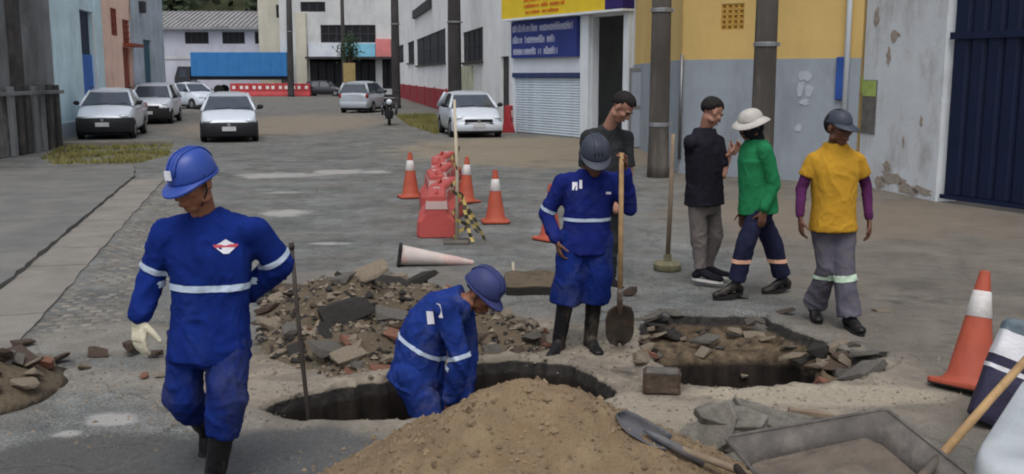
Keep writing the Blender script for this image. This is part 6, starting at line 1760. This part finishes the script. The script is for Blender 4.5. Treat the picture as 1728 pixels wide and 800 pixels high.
gv = MB(); r_ = random.Random(61)
for k in range(5200):
    a = r_.uniform(0, 6.28); d = Rr * 1.08 * math.sqrt(r_.random()); x_, y_ = d * math.cos(a), d * math.sin(a); h_ = float(sand_z(np.array([x_]), np.array([y_]))[0][0]) if k % 1 == 0 else 0
    s_ = min(.028, .0035 + r_.expovariate(1 / .0042)); vs = [(x_ + ox * s_ * r_.uniform(.7, 1.2), y_ + oy * s_ * r_.uniform(.7, 1.2), max(0, h_) + oz * s_) for ox, oy, oz in octv]
    gv.add(vs, [(0, 1, 4), (1, 2, 4), (2, 3, 4), (3, 0, 4)])
M('sand_clod', S(92, 76, 58), rough=.98, var=.4, scale=9, bump=0, col2=S(140, 122, 98))
tag(obj('grains', gv, 'sand_clod', sp), kind='stuff')

# shovel lying on the right flank of the sand heap
def sand_hit(u, v, lift):
    d = ray(u, v); o = Vector((0, 0, CAM_H)); t_ = 3.0
    while t_ < 7:
        q = o + d * t_
        if q.z - lift < max(0.0, float(sand_z(np.array([q.x - cx_]), np.array([q.y - cy_]))[0][0])): return q
        t_ += .01
    return G(u, v)
sa, sb, sc2 = sand_hit(1040, 700, .035), sand_hit(1142, 756, .05), sand_hit(1142, 756, .05)
dh = (sb - sa).normalized(); pr_ = sb + dh * .75; pr_.z = max(pr_.z, .10)
shovel('shovel lying with its steel blade on the sand heap', pr_, sb, sa, (.35, -.75, .55), 'tool_steel_blue', 'wood_grey', w=.055)
# ================================================================== WHEELBARROW, SACKS, TUB
M('barrow_metal', S(84, 80, 77), rough=.85, var=.35, scale=4, bump=.6, bscale=18, wear=(S(116, 108, 98), .6, 4, (1, 1, 1)))
M('mortar', S(92, 84, 76), rough=.95, var=.25, scale=6, bump=.8, bscale=25)
c00, c10, c11, c01 = G(1222, 738, .50), G(1496, 690, .60), G(1650, 812, .50), G(1345, 880, .46)
rim = [c00, c10, c11, c01]; ctr = sum(rim, Vector()) / 4
wbw = thing('wheelbarrow', 'mortar crusted metal wheelbarrow with a square tray', 'wheelbarrow', (ctr.x, ctr.y, 0)); loc = (-ctr.x, -ctr.y, 0)
bot = [ctr + (p - ctr) * .55 - Vector((0, 0, .21)) for p in rim]
def ringpts(q, n=12, rnd=.16):
    out = []
    for i in range(4):
        a, b, c = q[i - 1], q[i], q[(i + 1) % 4]
        p0, p2 = b + (a - b) * rnd, b + (c - b) * rnd
        for k in range(n // 3 + 1):
            t_ = k / (n // 3); out.append((p0 * (1 - t_) ** 2 + b * 2 * t_ * (1 - t_) + p2 * t_ ** 2))
    return out
rings = [ringpts(rim, rnd=.05), ringpts([mid(a, b, .5) for a, b in zip(rim, bot)], rnd=.08), ringpts(bot, rnd=.12)]
mb = MB(); n_ = len(rings[0])
for k in range(2): mb.add([*rings[k], *rings[k + 1]], [(i, (i + 1) % n_, n_ + (i + 1) % n_, n_ + i) for i in range(n_)])
mb.add(rings[2], [tuple(range(n_))]); o = obj('tray', mb, 'barrow_metal', wbw, smooth=True, loc=loc, sharp=40); so = o.modifiers.new('s', 'SOLIDIFY'); so.thickness = .006; so.offset = 0
mb = MB(); mb.path(rings[0] + [rings[0][0]], .008, 8); obj('rim', mb, 'barrow_metal', o, smooth=True)
lvl = [mid(a, b, .45) for a, b in zip(rim, bot)]; lv = ringpts(lvl, rnd=.1); mb = MB(); cc = sum(lv, Vector()) / len(lv); n_ = len(lv)
allp = []; F = []
for k in range(9):
    f = 1 - k / 8.5
    for i, p in enumerate(lv):
        q = cc + (p - cc) * f * .985; q.z += .03 * float(fbm(np.array([[q.x * 9, q.y * 9, 0]]), 5, 3)[0]) * (k > 0) + .05 * (1 - f); allp.append(q)
mb.add(allp, [(k * n_ + i, k * n_ + (i + 1) % n_, (k + 1) * n_ + (i + 1) % n_, (k + 1) * n_ + i) for k in range(8) for i in range(n_)] + [tuple(8 * n_ + i for i in range(n_))]); obj('mortar', mb, 'mortar', wbw, smooth=True, loc=loc)
fr = (mid(c11, c01) - mid(c00, c10)); fr.z = 0; fr.normalize(); sd2 = Vector((fr.y, -fr.x, 0))
for s_ in (-1, 1):
    mb = MB(); q0 = Vector((ctr.x, ctr.y, .25)) + sd2 * .17 * s_ - fr * .62; mb.path([q0, Vector((ctr.x, ctr.y, .20)) + sd2 * .19 * s_, Vector((ctr.x, ctr.y, .40)) + sd2 * .27 * s_ + fr * .55, Vector((ctr.x, ctr.y, .52)) + sd2 * .28 * s_ + fr * .95], .018, 10); obj('handle', mb, 'rust_iron', wbw, smooth=True, loc=loc)
    mb = MB(); b_ = Vector((ctr.x, ctr.y, 0)) + sd2 * .20 * s_ + fr * .30; mb.path([b_ + Vector((0, 0, .32)), b_ + fr * .03, b_ + fr * .12], .016, 8); obj('leg', mb, 'rust_iron', wbw, smooth=True, loc=loc)
wc = Vector((ctr.x, ctr.y, .19)) - fr * .62
mb = MB(); mb.lathe([(.11, -.035), (.17, -.04), (.19, 0), (.17, .04), (.11, .035)], 22, wc, sd2); w_ = obj('wheel', mb, 'tyre', wbw, smooth=True, loc=loc)
mb = MB(); mb.lathe([(.108, -.02), (.03, -.05), (.03, .05), (.108, .02)], 16, wc, sd2); obj('rim', mb, 'rust_iron', w_, smooth=True)
# wooden handle lying across the barrow
hA_, hB_ = P(1556, 806, 3.72), P(1742, 596, 4.15)
shovel('long wooden handled shovel resting across the wheelbarrow', hB_ + (hB_ - hA_) * .25, hA_, hA_ + (hA_ - hB_).normalized() * .32, (-.4, .2, 1), w=.11)
# pale grey plastic tub at the right edge
M('tub_grey', S(164, 170, 174), rough=.45, var=.06, scale=3, bump=.05, wear=(S(136, 140, 142), .45, 4, (1, 1, 1)))
e0, e1 = G(1640, 772, .5), G(1734, 628, .5)
tb = thing('mortar_tub', 'large pale grey plastic tub turned upside down at the lower right edge', 'tub', (e0.x, e0.y, 0), math.atan2(e1.y - e0.y, e1.x - e0.x))
eL = (e1 - e0).length
tb_c = [(-.02, -.62), (eL, -.62), (eL, .0), (-.02, .0)]; tcx, tcy = eL / 2 - .01, -.31
rr_ = lambda q, k, z_: [Vector((tcx + (p.x - tcx) * k, tcy + (p.y - tcy) * k, z_)) for p in ringpts([Vector((a, b, 0)) for a, b in q], 18, .16)]
mb = MB(); mb.loft([rr_(tb_c, 1.16, .0), rr_(tb_c, 1.16, .03), rr_(tb_c, 1.10, .035), rr_(tb_c, 1.03, .46), rr_(tb_c, 1.0, .49), rr_(tb_c, .97, .50), rr_(tb_c, .8, .5), rr_(tb_c, .78, .492), rr_(tb_c, .4, .495)]); obj('shell', mb, 'tub_grey', tb, smooth=True, sharp=50)
mb = MB(); mb.bb((eL * .35, .03, .10), (eL * .65, .09, .13)); obj('handle', mb, 'tub_grey', tb, bevel=.008)
# cement sack
M('sack_navy', S(44, 42, 62), rough=.7, var=.2, scale=7, bump=.3); M('sack_white', S(196, 196, 200), rough=.7, var=.1, scale=7, bump=.3); M('sack_grey', S(92, 104, 112), rough=.7, var=.2, scale=7, bump=.3)
c0 = G(1686, 722); ka = Vector((.36, .12, .92)).normalized(); kn = (Vector((-.35, -1, .1)) - ka * Vector((-.35, -1, .1)).dot(ka)).normalized(); L_ = .62; ks = ka.cross(kn)
sk = thing('cement_sack', 'navy and white cement sack standing between the cone and the upturned tub', 'sack', c0)
def sack_ring(f):
    q = .95 + .05 * math.sin(math.pi * min(1, max(0, f / L_))); e_ = .82 if f < .004 or f > L_ - .004 else (.95 if f < .02 or f > L_ - .02 else 1.0)
    pts = ringpts([Vector((a * .19 * q * e_, b * .10 * q * e_, 0)) for a, b in ((-1, -1), (1, -1), (1, 1), (-1, 1))], 15, .22); out = []
    w_ = np.array([[p.x * 9, p.y * 9, f * 9] for p in pts]); dn = fbm(w_, 91, 3)
    for p, d_ in zip(pts, dn): out.append(ks * (p.x + .006 * d_) + kn * (p.y + .016 * d_) + ka * (f + .004 * d_))
    return out
for (a, b, mt) in ((0, .31, 'sack_navy'), (.31, .335, 'sack_white'), (.335, .39, 'sack_navy'), (.39, .54, 'sack_white'), (.54, L_, 'sack_grey')):
    mb = MB(); ff = sorted({a + (b - a) * i / 6 for i in range(7)} | {q for q in (.003, .02, L_ - .019, L_ - .003) if a < q < b}); mb.loft([sack_ring(f) for f in ff]); obj('panel', mb, mt, sk, smooth=True, sharp=60)
# crumpled sacking behind the wheelbarrow
M('sacking', S(112, 106, 97), rough=.95, var=.22, scale=6, bump=.6, bscale=45, wear=(S(62, 58, 53), .6, 5, (1, 1, 1)))
cs_ = G(1262, 735); ck = thing('broken_slabs', 'loose stack of broken grey paving slabs behind the wheelbarrow', 'slabs', (cs_.x, cs_.y + .12, 0), 0)
M('slab_grey', S(98, 95, 88), rough=.95, var=.4, scale=9, bump=.6, bscale=35, wear=(S(64, 60, 55), .6, 6, (1, 1, 1)))
r_ = random.Random(77)
for (u, v, z_, sx_, sy_, th_, rx_, ry_, rz_) in ((1172, 742, .05, .13, .10, .06, .3, -.5, .4), (1200, 725, .12, .20, .13, .055, .5, -.75, .3), (1240, 735, .06, .16, .12, .06, -.2, .25, .9), (1232, 705, .17, .21, .12, .05, .35, .12, -.15), (1275, 722, .10, .18, .11, .05, .55, .5, .5),
        (1300, 708, .10, .22, .10, .05, .3, .42, -.25), (1345, 712, .05, .20, .08, .045, .15, .22, -.1), (1180, 752, .03, .12, .09, .05, .1, .1, 1.2), (1290, 738, .04, .14, .1, .05, .2, -.2, .6), (1215, 750, .03, .10, .08, .05, -.2, .3, .2)):
    n_ = 7; ring = [(sx_ * math.cos(6.2832 * i_ / n_ + .3) * r_.uniform(.8, 1.1), sy_ * math.sin(6.2832 * i_ / n_ + .3) * r_.uniform(.8, 1.1)) for i_ in range(n_)]
    mb = MB(); mb.prism(ring, -th_ / 2, th_ / 2); mb.v = [tuple(Vector(q) + Vector((r_.uniform(-.008, .008), r_.uniform(-.008, .008), r_.uniform(-.006, .006)))) for q in mb.v]
    o = obj('slab', mb, 'slab_grey', ck, bevel=.008); p = G(u, v + z_ * 300); o.location = (p.x - ck.location.x, p.y - ck.location.y, z_); o.rotation_euler = (rx_, ry_, rz_)
mb = MB(); mb.box((.42, .12, .05), (.26, .05, .03), Matrix.Rotation(R(8), 3, 'Y')); o = obj('batten', mb, 'wood_grey', None, bevel=.004); o.location = ck.location; tag(o, 'short wooden batten sticking out behind the broken slabs', 'batten')
